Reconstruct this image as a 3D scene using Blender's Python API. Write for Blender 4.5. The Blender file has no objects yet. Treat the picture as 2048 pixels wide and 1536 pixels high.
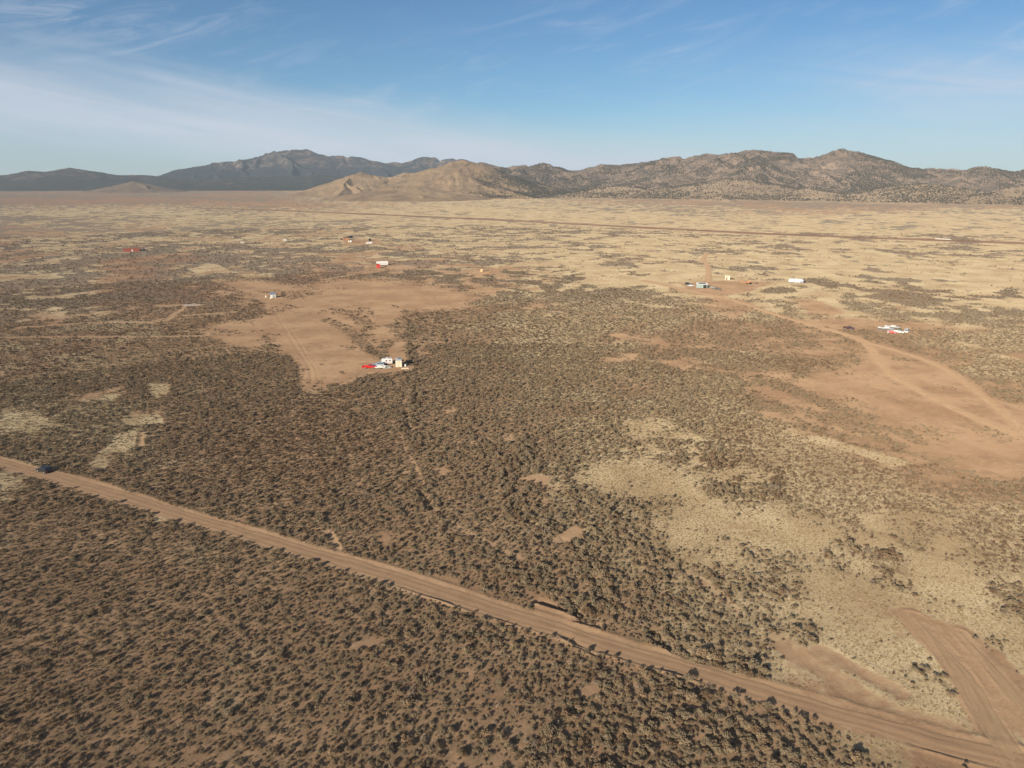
import bpy, math, random
import numpy as np
R = math.radians
SC = bpy.context.scene
COL = SC.collection

# ------------------------------------------------------------------ camera, sky, sun, exposure
H = 80.0                    # height of the drone above the plain
PITCH = R(16.5)
F = 1422.0                  # focal length in pixels of the 2048 wide photograph
cam_d = bpy.data.cameras.new('camera')
cam_d.sensor_width = 36.0
cam_d.lens = 36.0 * F / 2048.0
cam_d.clip_start = 0.5
cam_d.clip_end = 60000
cam = bpy.data.objects.new('camera', cam_d)
COL.objects.link(cam)
cam.location = (0, 0, H)
cam.rotation_euler = (R(90) - PITCH, 0, 0)
SC.camera = cam

SUN_EL, SUN_AZ = R(18.4), R(213.1)      # azimuth clockwise from +Y, seen from above
w = bpy.data.worlds.new('World')
SC.world = w
w.use_nodes = True
nt = w.node_tree
nt.nodes.clear()
def N(tree, t, **kw):
    n = tree.nodes.new(t)
    for k, v in kw.items():
        setattr(n, k, v)
    return n
def math_n(tree, op, a, b=None, c=None, clamp=False):
    n = N(tree, 'ShaderNodeMath', operation=op, use_clamp=clamp)
    for i, v in enumerate((a, b, c)):
        if v is None: continue
        if isinstance(v, (int, float)): n.inputs[i].default_value = v
        else: tree.links.new(v, n.inputs[i])
    return n.outputs[0]
def sstep(tree, v, lo, hi):
    n = N(tree, 'ShaderNodeMapRange', interpolation_type='SMOOTHSTEP')
    tree.links.new(v, n.inputs[0])
    n.inputs[1].default_value = lo; n.inputs[2].default_value = hi
    n.inputs[3].default_value = 0.0; n.inputs[4].default_value = 1.0
    return n.outputs[0]
out = N(nt, 'ShaderNodeOutputWorld')
bg = N(nt, 'ShaderNodeBackground')
bg.inputs[1].default_value = 0.06
sky = N(nt, 'ShaderNodeTexSky', sky_type='NISHITA')
sky.sun_disc = False
sky.sun_elevation = SUN_EL
sky.sun_rotation = SUN_AZ
sky.altitude = 1700
sky.air_density = 1.0
sky.dust_density = 0.6
sky.ozone_density = 2.2
tc = N(nt, 'ShaderNodeTexCoord')
sx = N(nt, 'ShaderNodeSeparateXYZ')
nt.links.new(tc.outputs['Generated'], sx.inputs[0])
X, Y, Z = sx.outputs
hor = math_n(nt, 'SQRT', math_n(nt, 'ADD', math_n(nt, 'MULTIPLY', X, X), math_n(nt, 'MULTIPLY', Y, Y)))
el = math_n(nt, 'DIVIDE', Z, math_n(nt, 'MAXIMUM', hor, 0.02))
az = math_n(nt, 'ARCTAN2', X, Y)
def noise_ae(sa, se, skew, detail=6, rough=0.55, seed=0.0, dist=0.0):
    cx = N(nt, 'ShaderNodeCombineXYZ')
    e2 = math_n(nt, 'ADD', el, math_n(nt, 'MULTIPLY', az, skew))
    nt.links.new(math_n(nt, 'MULTIPLY', az, sa), cx.inputs[0])
    nt.links.new(math_n(nt, 'MULTIPLY', e2, se), cx.inputs[1])
    cx.inputs[2].default_value = seed
    n = N(nt, 'ShaderNodeTexNoise')
    n.inputs['Scale'].default_value = 1.0
    n.inputs['Detail'].default_value = detail
    n.inputs['Roughness'].default_value = rough
    n.inputs['Distortion'].default_value = dist
    nt.links.new(cx.outputs[0], n.inputs['Vector'])
    return n.outputs[0]
def gauss(a0, e0, ra, re):
    da = math_n(nt, 'DIVIDE', math_n(nt, 'SUBTRACT', az, a0), ra)
    de = math_n(nt, 'DIVIDE', math_n(nt, 'SUBTRACT', el, e0), re)
    s = math_n(nt, 'ADD', math_n(nt, 'MULTIPLY', da, da), math_n(nt, 'MULTIPLY', de, de))
    return math_n(nt, 'POWER', 2.718, math_n(nt, 'MULTIPLY', s, -1.0))
n_soft = noise_ae(3.0, 16.0, 0.16, 5, 0.55, 3.1)
n_fib = noise_ae(3.6, 40.0, 0.17, 5, 0.56, 7.7, 0.5)
# the broad veil of cirrus whose top edge falls from left to right
topd = math_n(nt, 'SUBTRACT', math_n(nt, 'SUBTRACT', 0.068, math_n(nt, 'MULTIPLY', az, 0.135)), el)
topd = math_n(nt, 'ADD', topd, math_n(nt, 'MULTIPLY', math_n(nt, 'SUBTRACT', n_soft, 0.5), 0.07))
topd = math_n(nt, 'ADD', topd, math_n(nt, 'MULTIPLY', math_n(nt, 'SUBTRACT', n_fib, 0.5), 0.03))
veil = sstep(nt, topd, -0.015, 0.05)
low = math_n(nt, 'SUBTRACT', el, math_n(nt, 'SUBTRACT', -0.012, math_n(nt, 'MULTIPLY', az, 0.075)))
low = math_n(nt, 'ADD', low, math_n(nt, 'MULTIPLY', math_n(nt, 'SUBTRACT', n_fib, 0.5), 0.02))
veil = math_n(nt, 'MULTIPLY', veil, sstep(nt, low, -0.012, 0.03))
veil = math_n(nt, 'MULTIPLY', veil, math_n(nt, 'ADD', 0.50, math_n(nt, 'MULTIPLY', sstep(nt, n_fib, 0.2, 0.8), 0.45)))
veil = math_n(nt, 'MULTIPLY', veil, math_n(nt, 'SUBTRACT', 1.0, sstep(nt, az, 0.3, 0.8)))
# wisps
n_w = noise_ae(7.0, 34.0, -0.24, 8, 0.66, 12.3, 1.2)
wisp = sstep(nt, n_w, 0.46, 0.78)
wm = math_n(nt, 'ADD', gauss(-0.52, 0.19, 0.22, 0.045), math_n(nt, 'MULTIPLY', gauss(0.12, 0.155, 0.16, 0.05), 0.7))
wm = math_n(nt, 'ADD', wm, math_n(nt, 'MULTIPLY', gauss(-0.2, 0.11, 0.25, 0.04), 0.55))
wm = math_n(nt, 'ADD', wm, math_n(nt, 'MULTIPLY', gauss(0.6, 0.15, 0.25, 0.08), 0.6))
wisp = math_n(nt, 'MULTIPLY', math_n(nt, 'MULTIPLY', wisp, wm), 0.62)
right = math_n(nt, 'MULTIPLY', gauss(0.58, 0.085, 0.26, 0.05), math_n(nt, 'ADD', 0.22, math_n(nt, 'MULTIPLY', sstep(nt, n_fib, 0.3, 0.75), 0.5)))
hz_n = math_n(nt, 'MULTIPLY', sstep(nt, math_n(nt, 'MULTIPLY', el, -1.0), -0.09, 0.0), 0.15)
cl = math_n(nt, 'ADD', math_n(nt, 'ADD', veil, wisp), math_n(nt, 'ADD', right, hz_n), clamp=True)
cl = math_n(nt, 'MAXIMUM', math_n(nt, 'MINIMUM', cl, 0.9), math_n(nt, 'MULTIPLY', sstep(nt, el, 0.3, 1.0), 0.35))  # plus an unseen whitish veil overhead, added to make the fill light less blue
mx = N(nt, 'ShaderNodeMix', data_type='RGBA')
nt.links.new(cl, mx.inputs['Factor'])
skyt = N(nt, 'ShaderNodeMix', data_type='RGBA', blend_type='MULTIPLY')
skyt.inputs['Factor'].default_value = 1.0
nt.links.new(sky.outputs[0], skyt.inputs[6])
tint_up, tint_low = (0.36, 0.58, 0.72, 1), (0.44, 0.60, 0.73, 1)
tmx = N(nt, 'ShaderNodeMix', data_type='RGBA')
nt.links.new(sstep(nt, el, 0.0, 0.11), tmx.inputs[0])
tmx.inputs[6].default_value = tint_low; tmx.inputs[7].default_value = tint_up
nt.links.new(tmx.outputs[2], skyt.inputs[7])
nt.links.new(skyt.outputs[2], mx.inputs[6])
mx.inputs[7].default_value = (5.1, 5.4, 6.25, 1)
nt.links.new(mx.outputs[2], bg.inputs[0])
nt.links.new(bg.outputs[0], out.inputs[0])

sun_d = bpy.data.lights.new('sun', 'SUN')
sun_d.energy = 4.6
sun_d.angle = R(0.53)
sun_d.color = (1.0, 0.87, 0.69)
sun = bpy.data.objects.new('sun', sun_d)
COL.objects.link(sun)
sun.rotation_euler = (R(90) - SUN_EL, 0, math.pi - SUN_AZ)
sun.location = (-300, -400, 300)
SC.view_settings.view_transform = 'Standard'
SC.view_settings.look = 'None'
SC.view_settings.exposure = 1.02
SC.view_settings.gamma = 1.0

# ------------------------------------------------------------------ numeric helpers
cp, sp = math.cos(PITCH), math.sin(PITCH)
def pix(px, py, z=0.0):
    """the point of the plain seen at a pixel of the photograph"""
    cx, cy = (px - 1024) / F, (768 - py) / F
    d = (cx, cp + cy * sp, -sp + cy * cp)
    t = (z - H) / d[2]
    return d[0] * t, d[1] * t
def pix_d(px, py, dist):
    """the point of a far slope at a known horizontal distance"""
    cx, cy = (px - 1024) / F, (768 - py) / F
    d = (cx, cp + cy * sp, -sp + cy * cp)
    t = dist / math.hypot(d[0], d[1])
    return np.array((d[0] * t, d[1] * t, H + d[2] * t))
def to_pix(x, y, z=0.0):
    yy = y * cp - (z - H) * sp
    zz = y * sp + (z - H) * cp
    yy = np.maximum(yy, 1e-3)
    return 1024 + F * x / yy, 768 - F * zz / yy
def hsh(ix, iy, seed):
    h = (ix.astype(np.int64) * 374761393 + iy.astype(np.int64) * 668265263 + seed * 974634777) & 0xffffffff
    h = ((h ^ (h >> 13)) * 1274126177) & 0xffffffff
    h = ((h ^ (h >> 16)) * 2246822519) & 0xffffffff
    return ((h ^ (h >> 15)) & 0xffffff) / float(0xffffff)
def vnoise(x, y, seed=0):
    fx, fy = np.floor(x), np.floor(y)
    tx, ty = x - fx, y - fy
    tx = tx * tx * (3 - 2 * tx); ty = ty * ty * (3 - 2 * ty)
    a, b = hsh(fx, fy, seed), hsh(fx + 1, fy, seed)
    c, d = hsh(fx, fy + 1, seed), hsh(fx + 1, fy + 1, seed)
    return (a + (b - a) * tx) + ((c + (d - c) * tx) - (a + (b - a) * tx)) * ty
def fbm(x, y, wl, octs, seed=0, gain=0.55):
    s = 0.0; a = 1.0; t = 0.0
    c, q = math.cos(0.6), math.sin(0.6)
    X0, Y0 = x / wl, y / wl
    for i in range(octs):
        s = s + a * vnoise(X0, Y0, seed + i * 17); t += a; a *= gain
        X0, Y0 = (X0 * c - Y0 * q) * 2.03 + 5.2, (X0 * q + Y0 * c) * 2.03 + 1.7
    return s / t
def smooth(v, lo, hi):
    t = np.clip((v - lo) / (hi - lo), 0, 1)
    return t * t * (3 - 2 * t)
def in_poly(u, v, pts):
    """signed distance to a polygon, positive inside"""
    ins = np.zeros(u.shape, bool); d2 = np.full(u.shape, 1e18)
    n = len(pts)
    for i in range(n):
        x0, y0 = pts[i]; x1, y1 = pts[(i + 1) % n]
        if y0 != y1:
            c = ((y0 > v) != (y1 > v)) & (u < (x1 - x0) * (v - y0) / (y1 - y0) + x0)
            ins ^= c
        ex, ey = x1 - x0, y1 - y0
        t = np.clip(((u - x0) * ex + (v - y0) * ey) / (ex * ex + ey * ey + 1e-12), 0, 1)
        d2 = np.minimum(d2, (u - x0 - ex * t) ** 2 + (v - y0 - ey * t) ** 2)
    d = np.sqrt(d2)
    return np.where(ins, d, -d)
def line_d(x, y, pts, signed=False):
    """distance to a polyline (signed: left of travel positive) and the position along it"""
    d2 = np.full(x.shape, 1e18); side = np.zeros(x.shape); along = np.zeros(x.shape); acc = 0.0
    for (x0, y0), (x1, y1) in zip(pts[:-1], pts[1:]):
        ex, ey = x1 - x0, y1 - y0; L = math.hypot(ex, ey)
        t = np.clip(((x - x0) * ex + (y - y0) * ey) / (L * L), 0, 1)
        q = (x - x0 - ex * t) ** 2 + (y - y0 - ey * t) ** 2
        m = q < d2
        d2 = np.where(m, q, d2)
        side = np.where(m, np.sign(ex * (y - y0) - ey * (x - x0)), side)
        along = np.where(m, acc + L * t, along)
        acc += L
    d = np.sqrt(d2)
    return (d * side if signed else d), along
def spline(pts, step):
    """Catmull-Rom through the points, resampled"""
    P = np.array(pts, float)
    P = np.vstack([2 * P[0] - P[1], P, 2 * P[-1] - P[-2]])
    o = []
    for i in range(1, len(P) - 2):
        a, b, c, d = P[i - 1], P[i], P[i + 1], P[i + 2]
        n = max(2, int(np.linalg.norm(c - b) / step))
        for t in np.linspace(0, 1, n, endpoint=False):
            o.append(0.5 * (2 * b + (c - a) * t + (2 * a - 5 * b + 4 * c - d) * t * t + (3 * b - a - 3 * c + d) * t ** 3))
    o.append(P[-2])
    return np.array(o)
def ground_line(pp, step=None):
    W = [pix(*p) for p in pp]
    return [tuple(p) for p in spline(W, step or 1e9)] if step else W

# ------------------------------------------------------------------ where things lie on the plain
ROAD = ground_line([(-120, 893), (0, 926), (90, 950), (200, 980), (330, 1020), (450, 1056), (600, 1101), (700, 1130), (800, 1160), (900, 1193),
                    (1000, 1225), (1100, 1255), (1200, 1288), (1300, 1318), (1400, 1347), (1500, 1380), (1600, 1408), (1700, 1436), (1800, 1464),
                    (1900, 1492), (2000, 1517), (2120, 1545), (2300, 1590)], 6)
GRADED = ground_line([(1828, 1236), (1850, 1262), (1890, 1308), (1925, 1355), (1962, 1415), (1995, 1470), (2025, 1522), (2060, 1580)], 3)
GRADED2 = ground_line([(1920, 1268), (1955, 1305), (1995, 1350), (2040, 1405), (2100, 1470)], 3)
TRACK = ground_line([(1290, 562), (1340, 573), (1400, 586), (1440, 594), (1480, 605), (1530, 622), (1580, 638), (1640, 655), (1690, 668), (1725, 682), (1745, 700),
                     (1755, 718), (1780, 745), (1820, 770), (1870, 797), (1930, 826), (1990, 852), (2048, 876), (2200, 936)], 6)
BRANCH = ground_line([(1728, 684), (1790, 700), (1850, 720), (1900, 743), (1945, 776), (1985, 808), (2030, 845), (2075, 885)], 6)
SPUR = ground_line([(1417, 566), (1417, 553), (1417, 541), (1414, 529), (1408, 518), (1413, 505)], 6)
MINOR = [([(0, 675), (120, 674), (260, 674), (410, 673)], 1.3, 0.75), ([(40, 655), (198, 646), (318, 644), (345, 630), (371, 613)], 1.8, 0.95),
         ([(300, 645), (352, 633), (410, 629), (470, 625)], 1.7, 0.9), ([(318, 612), (371, 611), (398, 611)], 3.0, 0.95),
         ([(548, 618), (565, 648), (585, 683), (602, 708), (619, 735), (624, 768)], 0.8, 0.42), ([(556, 622), (578, 655), (602, 690), (618, 720), (632, 738)], 0.6, 0.3),
         ([(790, 534), (860, 540), (940, 545), (1020, 549), (1062, 553), (1120, 561)], 1.8, 0.8),
         ([(640, 1075), (655, 1062), (668, 1085), (676, 1100)], 0.8, 0.6), ([(800, 870), (806, 890), (818, 915), (834, 944), (846, 972)], 0.6, 0.4),
         ([(820, 775), (808, 800), (812, 835), (820, 862)], 0.8, 0.4), ([(582, 800), (584, 840), (590, 880)], 0.5, 0.3),
         ([(850, 985), (880, 1030), (930, 1065), (980, 1090), (1040, 1120)], 0.8, 0.35), ([(1120, 1085), (1150, 1065)], 2.0, 0.7),
         ([(640, 560), (690, 552), (745, 545), (790, 536)], 1.4, 0.6), ([(680, 770), (720, 752), (740, 745)], 1.5, 0.7),
         ([(1560, 1285), (1640, 1335), (1720, 1392), (1800, 1430), (1900, 1462)], 2.2, 0.5), ([(1640, 1300), (1720, 1345), (1800, 1390)], 1.6, 0.55),
         ([(283, 868), (279, 895)], 0.9, 0.8), ([(1345, 1135), (1410, 1170), (1470, 1220)], 1.0, 0.4)]
MINOR = [(ground_line(a, 5), b, c) for a, b, c in MINOR]
FAR_ROAD = ground_line([(380, 415), (535, 420), (600, 423), (800, 431), (1000, 440), (1350, 458), (1550, 468), (1750, 476), (1900, 481), (2048, 487), (2300, 498)])
WASHES = [ground_line(a, 6) for a in ([(812, 745), (832, 790), (810, 830), (822, 870), (836, 900)], [(1062, 870), (1050, 905), (1020, 930), (1010, 960), (1012, 985), (1036, 1020), (1055, 1045)],
          [(1055, 1045), (1120, 1075), (1170, 1110), (1190, 1160), (1210, 1210)], [(820, 640), (822, 690), (826, 730)], [(835, 985), (870, 1030)],
          [(1300, 1265), (1350, 1300), (1400, 1320), (1500, 1345)], [(1020, 1145), (1100, 1180), (1180, 1240)])]
CUTS = [ground_line(a, 2) for a in ([(1080, 1211), (1105, 1219), (1128, 1226), (1146, 1234)], [(1283, 1275), (1300, 1286)], [(1310, 1290), (1328, 1300)], [(1128, 1280), (1150, 1296), (1180, 1310)], [(1160, 1250), (1195, 1259)])]
PATCHES = [  # polygon in photo pixels, what it is: (kind, softness)
    ('bare', [(425, 560), (520, 561), (600, 573), (690, 558), (770, 556), (860, 570), (935, 588), (965, 598), (900, 618), (822, 628), (795, 640), (776, 660), (768, 700),
              (745, 712), (722, 724), (728, 738), (700, 768), (640, 787), (610, 783), (606, 745), (575, 702), (530, 662), (498, 648), (546, 628), (518, 598), (470, 578)], 7),
    ('bare', [(715, 726), (830, 728), (822, 744), (760, 746), (700, 752)], 3),
    ('bare', [(402, 665), (430, 652), (480, 645), (535, 652), (532, 682), (505, 696), (460, 690)], 5),
    ('bare', [(1715, 680), (1760, 690), (1860, 715), (1950, 765), (2060, 835), (2060, 955), (1950, 947), (1890, 928), (1840, 902), (1760, 885), (1700, 862), (1640, 826), (1570, 806),
              (1508, 788), (1500, 770), (1560, 772), (1610, 756), (1660, 742), (1720, 728), (1748, 715)], 8),
    ('bare', [(1030, 960), (1072, 950), (1106, 958), (1085, 970)], 3), ('bare', [(870, 940), (888, 935), (904, 945), (885, 952)], 2.5),
    ('bare', [(875, 819), (905, 817), (908, 824), (880, 826)], 2.5), ('bare', [(1150, 1050), (1180, 1042), (1190, 1060), (1165, 1068)], 3),
    ('bare', [(715, 963), (735, 960), (732, 975), (716, 972)], 3), ('bare', [(705, 1295), (740, 1275), (775, 1282), (740, 1305), (710, 1312)], 5),
    ('bare', [(1040, 1180), (1130, 1205), (1215, 1245), (1180, 1258), (1080, 1235)], 4), ('bare', [(1130, 1270), (1180, 1275), (1220, 1300), (1175, 1310)], 4),
    ('bare', [(860, 1150), (910, 1158), (905, 1170), (860, 1166)], 4), ('bare', [(462, 1040), (498, 1033), (492, 1048)], 4),
    ('shrub', [(640, 1330), (1200, 1320), (1420, 1368), (1560, 1415), (1700, 1480), (1740, 1600), (640, 1600)], 22),
    ('bare', [(1150, 1380), (1190, 1372), (1200, 1395), (1160, 1400)], 6), ('bare', [(1350, 566), (1480, 560), (1540, 565), (1500, 580), (1440, 592), (1380, 582)], 4),
    ('bare', [(735, 530), (800, 530), (850, 536), (800, 540), (735, 542)], 3), ('bare', [(940, 540), (1000, 540), (1000, 548), (945, 550)], 2.5),
    ('bare', [(682, 478), (760, 478), (760, 490), (690, 488)], 2.5), ('bare', [(1420, 590), (1520, 615), (1470, 640), (1400, 610)], 10),
    ('bare', [(1470, 745), (1560, 740), (1600, 752), (1500, 768)], 7), ('bare', [(1560, 1290), (1700, 1330), (1840, 1400), (1960, 1480), (1760, 1440), (1600, 1385)], 16),
    ('bare', [(1790, 1490), (2060, 1530), (2060, 1600), (1850, 1560)], 12), ('bare', [(1860, 1240), (1930, 1255), (2010, 1310), (2060, 1370), (2060, 1480), (2010, 1450), (1930, 1320)], 9),
    ('straw', [(-60, 373.5), (60, 374.5), (108, 377), (60, 380), (-60, 383)], 0.8), ('straw', [(240, 835), (270, 826), (312, 825), (325, 845), (290, 852), (250, 848)], 3), ('straw', [(140, 795), (180, 788), (235, 780), (232, 800), (150, 803)], 4),
    ('straw', [(0, 820), (60, 822), (130, 850), (60, 870), (0, 868)], 9), ('straw', [(290, 765), (335, 765), (345, 785), (320, 798), (295, 785)], 4),
    ('straw', [(232, 872), (276, 860), (282, 890), (225, 915), (205, 955), (178, 930)], 5), ('straw', [(0, 945), (40, 960), (50, 1000), (0, 1010)], 9),
    ('straw', [(380, 538), (420, 526), (455, 532), (440, 545), (395, 548)], 2.5), ('straw', [(475, 548), (550, 546), (548, 556), (490, 556)], 2),
    ('straw', [(1180, 930), (1290, 920), (1400, 950), (1390, 985), (1280, 1000), (1200, 985)], 14), ('straw', [(1420, 1020), (1560, 1010), (1700, 1060), (1620, 1110), (1480, 1090)], 18),
    ('straw', [(1720, 1030), (1780, 1020), (1822, 1045), (1790, 1070), (1730, 1060)], 6), ('straw', [(1830, 1020), (1910, 1040), (1900, 1055), (1840, 1040)], 5),
    ('straw', [(1545, 850), (1640, 870), (1760, 905), (1830, 925), (1790, 935), (1700, 905), (1600, 880)], 6), ('straw', [(1400, 960), (1480, 930), (1560, 950), (1500, 985)], 10),
    ('straw', [(300, 1030), (345, 1022), (345, 1036), (305, 1044)], 4), ('straw', [(1235, 845), (1330, 840), (1350, 870), (1270, 880)], 9),
    ('shrub', [(1850, 945), (1960, 950), (2060, 960), (2060, 1040), (1960, 1020), (1880, 985)], 8), ('shrub', [(1660, 1090), (1700, 1078), (1785, 1095), (1770, 1110), (1690, 1112)], 5),
    ('shrub', [(1435, 970), (1480, 955), (1500, 975), (1470, 985)], 4), ('shrub', [(1505, 980), (1550, 975), (1552, 988), (1510, 992)], 3),
    ('shrub', [(700, 625), (745, 640), (760, 690), (720, 672)], 5), ('shrub', [(430, 610), (500, 600), (518, 626), (450, 630)], 5), ('shrub', [(660, 772), (700, 762), (705, 772), (670, 784)], 3),
    ('shrub', [(1680, 825), (1672, 815), (1690, 812)], 2), ('shrub', [(1780, 710), (1850, 716), (1840, 724), (1785, 720)], 3),
    ('shrub', [(1770, 1345), (1830, 1325), (1870, 1360), (1830, 1375), (1775, 1370)], 3), ('shrub', [(1855, 1350), (1900, 1345), (1975, 1370), (1960, 1400), (1900, 1395)], 4),
]
BANDS = [([(1519, 757), (1587, 781), (1655, 808), (1717, 832)], 5.0), ([(1604, 822), (1662, 835), (1724, 852), (1789, 859), (1837, 880)], 3.2), ([(1700, 850), (1760, 875), (1800, 892)], 3.0),
         ([(1800, 900), (1860, 915), (1900, 920)], 2.5), ([(650, 640), (700, 665), (740, 700), (765, 715)], 3.0)]
BANDS = [(ground_line(a, 8), b) for a, b in BANDS]
ROWS = [385, 400, 412, 425, 440, 460, 480, 500, 520, 545, 570, 600, 630, 660, 700, 750, 800, 850, 900, 960, 1020, 1100, 1200, 1300, 1400, 1536]
COVER = ['77776433466777777', '77766533356677777', '54445542245566655', '33324322123454433', '65433433322233222', '76666644543222222', '65554444432222332', '65665555332223542', '76777645532233441',
         '55856755642123431', '76886556653244521', '75784124766555631', '64575127766655664', '88763138777756766', '99887128878763666', '78898368877752156', '87789788887743114',
         '56588888875664211', '78788888864566432', '57888888843467767', '88888888863344578', '88888888886444667', '88888887887643324', '88888878888632112', '88888878899961211', '88878778899986211']
STRAW = ['33223677632222222', '22223577764322222', '55554566777543344', '77786678887656678', '66777777888888889', '56666677788888999', '56666667788888899', '56556666788888889', '66446555688888889',
         '77366455678888889', '66554344678788889', '67433113577567789', '56432112566556778', '45421013565432466', '44321013566531356', '54321112455642235', '56431113456631013',
         '76632123457763100', '44531112358876321', '64311112378887642', '33222222358888876', '33333222236888887', '22222222222788898', '33333333333577888', '33333333333334777', '33333333333334533']
CT = np.array([[int(c) for c in r] for r in COVER], float) / 9
GT = np.array([[int(c) for c in r] for r in STRAW], float) / 9
def table(T, u, v):
    cu = np.clip(u, 0, 2047.9) / 128.0
    rv = np.interp(v, ROWS, np.arange(len(ROWS)))
    i, j = np.minimum(cu.astype(int), 15), np.minimum(rv.astype(int), len(ROWS) - 2)
    a, b = cu - i, rv - j
    return (T[j, i] * (1 - a) + T[j, i + 1] * a) * (1 - b) + (T[j + 1, i] * (1 - a) + T[j + 1, i + 1] * a) * b
BIG = [([(1180, 1330), (1420, 1350), (1560, 1400), (1700, 1470), (1760, 1600), (1000, 1600), (1050, 1480)], 1.28, 40), ([(960, 900), (1080, 880), (1300, 1080), (1400, 1250), (1280, 1260), (1100, 1080)], 1.22, 30),
       ([(1380, 870), (1560, 960), (1480, 1010), (1320, 960)], 1.3, 20), ([(1520, 840), (2060, 1000), (2060, 1180), (1760, 1160), (1500, 900)], 0.72, 20),
       ([(1650, 1070), (1800, 1070), (1800, 1120), (1650, 1120)], 1.45, 5), ([(1740, 1310), (2000, 1310), (2000, 1420), (1740, 1420)], 1.45, 5), ([(1420, 940), (1570, 940), (1570, 1000), (1420, 1000)], 1.4, 5),
       ([(1960, 1170), (2060, 1170), (2060, 1300), (1960, 1300)], 1.15, 5), ([(-60, 1000), (700, 1150), (700, 1600), (-60, 1600)], 0.86, 40)]
def fields(x, y):
    """shrub cover, straw share, bare share, shrub size at points of the plain"""
    r = np.hypot(x, y)
    u, v = to_pix(x, y)
    ok = (y > 20)
    u = np.where(ok, np.clip(u, -300, 2350), 500.0); v = np.where(ok, np.clip(v, 349, 1700), 1500.0)
    n1 = fbm(x, y, 70, 5, 11) - 0.5
    n2 = fbm(x, y, 24, 4, 31) - 0.5
    n3 = fbm(x, y, 330, 4, 51) - 0.5
    n4 = fbm(x, y, 9, 3, 71) - 0.5
    far = smooth(r, 350, 900)
    vfar = smooth(r, 1500, 2600)
    wu = u + (n2 * 44 + n1 * 30) * (1 - 0.6 * far) + n4 * 22
    wv = v + (n1 * 10 + n2 * 7) * (1 - far * 0.7) * np.clip((v - 347) / 400, 0.05, 1.2) + n4 * 6 * (1 - far)
    c0 = table(CT, wu, wv); g0 = table(GT, wu, wv)
    n5 = fbm(x * 0.8, y * 0.55, 30, 4, 61) - 0.5
    cov = c0 + (n1 * (1.1 - 0.65 * far) + n2 * (0.8 + 0.5 * far) + n5 * 0.6 * far) * (1.15 + 0.45 * far) * (1 - 0.3 * vfar) + n3 * 0.6 * far + n4 * (1.0 + 0.7 * far)
    cov = smooth(cov, 0.21 + 0.19 * far, 0.56 + 0.16 * far)
    cov = cov * (1 - 0.22 * far) + 0.22 * far * c0
    cov = cov * (1 - vfar) + (0.55 * cov + 0.45 * c0) * vfar
    st = smooth(g0 + n2 * 0.9 + n1 * 0.5 + n3 * 0.4 * far, 0.25, 0.72) * (1 - 0.22 * (1 - far))
    bare = np.zeros(x.shape)
    for kind, poly, soft in PATCHES:
        bx = [p[0] for p in poly]; by = [p[1] for p in poly]
        m = (wu > min(bx) - 40) & (wu < max(bx) + 40) & (wv > min(by) - 40) & (wv < max(by) + 40)
        if not m.any(): continue
        a = np.zeros(x.shape)
        a[m] = smooth(in_poly(wu[m], wv[m], poly), -soft, soft)
        if kind == 'bare':
            if soft > 9: a = a * smooth(n2 + n1, -0.16, 0.12) * 0.85
            bare = np.maximum(bare, a * (0.93 + 0.2 * n2)); cov = cov * (1 - a) + a * smooth(n2 * 2.0 + n1 * 1.2 + n4, 0.22, 0.6) * 0.6; st = st * (1 - a * 0.9)
        elif kind == 'straw':
            a = a * smooth(n4 + n2, -0.32, -0.02)
            cov = cov * (1 - 0.85 * a); st = np.maximum(st, a)
        else:
            if soft > 20: a = a * 0.8
            else: a = a * smooth(n4 + n2, -0.3, 0.0)
            cov = np.maximum(cov, a * 0.9); bare = bare * (1 - a)
    for ln, wd in BANDS:
        d, _ = line_d(x, y, ln)
        a = 1 - smooth(d + n4 * 4, wd * 0.7, wd * 1.7)
        a = a * smooth(n2 + n4, -0.36, -0.04)
        cov = np.maximum(cov, a * 0.85); bare = bare * (1 - a)
    wash = np.zeros(x.shape)
    for ln in WASHES:
        d, _ = line_d(x, y, ln)
        a = 1 - smooth(d + n4 * 2, 1.2, 3.4)
        cov = np.maximum(cov, a); wash = np.maximum(wash, a)
    size = np.ones(x.shape)
    for poly, k, soft in BIG:
        a = smooth(in_poly(u, v, poly), -soft, soft)
        size = size * (1 - a) + k * a
    size = size * (1 + 0.45 * wash)
    track = np.zeros(x.shape)
    for ln, wd, k in MINOR:
        bx = [p[0] for p in ln]; by = [p[1] for p in ln]
        m = (x > min(bx) - 9) & (x < max(bx) + 9) & (y > min(by) - 9) & (y < max(by) + 9)
        if not m.any(): continue
        d, _ = line_d(x[m], y[m], ln)
        a = (1 - smooth(d + n4[m] * 1.2, wd * 0.75, wd * 1.35)) * k
        track[m] = np.maximum(track[m], a)
    for ln, hw in ((ROAD, 2.55), (GRADED, 2.3), (GRADED2, 1.6), (TRACK, 2.6), (BRANCH, 2.2), (SPUR, 2.2)):
        d, _ = line_d(x, y, ln)
        a = 1 - smooth(d + n4 * 1.6 + n2 * 1.5, hw - 0.3, hw + 0.9)
        track = np.maximum(track, a)
    cov = cov * (1 - smooth(track, 0.15, 0.6)); st = st * (1 - 0.9 * track)
    bare = np.maximum(bare, track)
    d, _ = line_d(x, y, FAR_ROAD)
    fr = (1 - smooth(d + n2 * 10, 11, 21)) * (0.92 + 0.3 * n1)
    return cov, st, bare, size, fr, n1, n2, track
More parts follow.
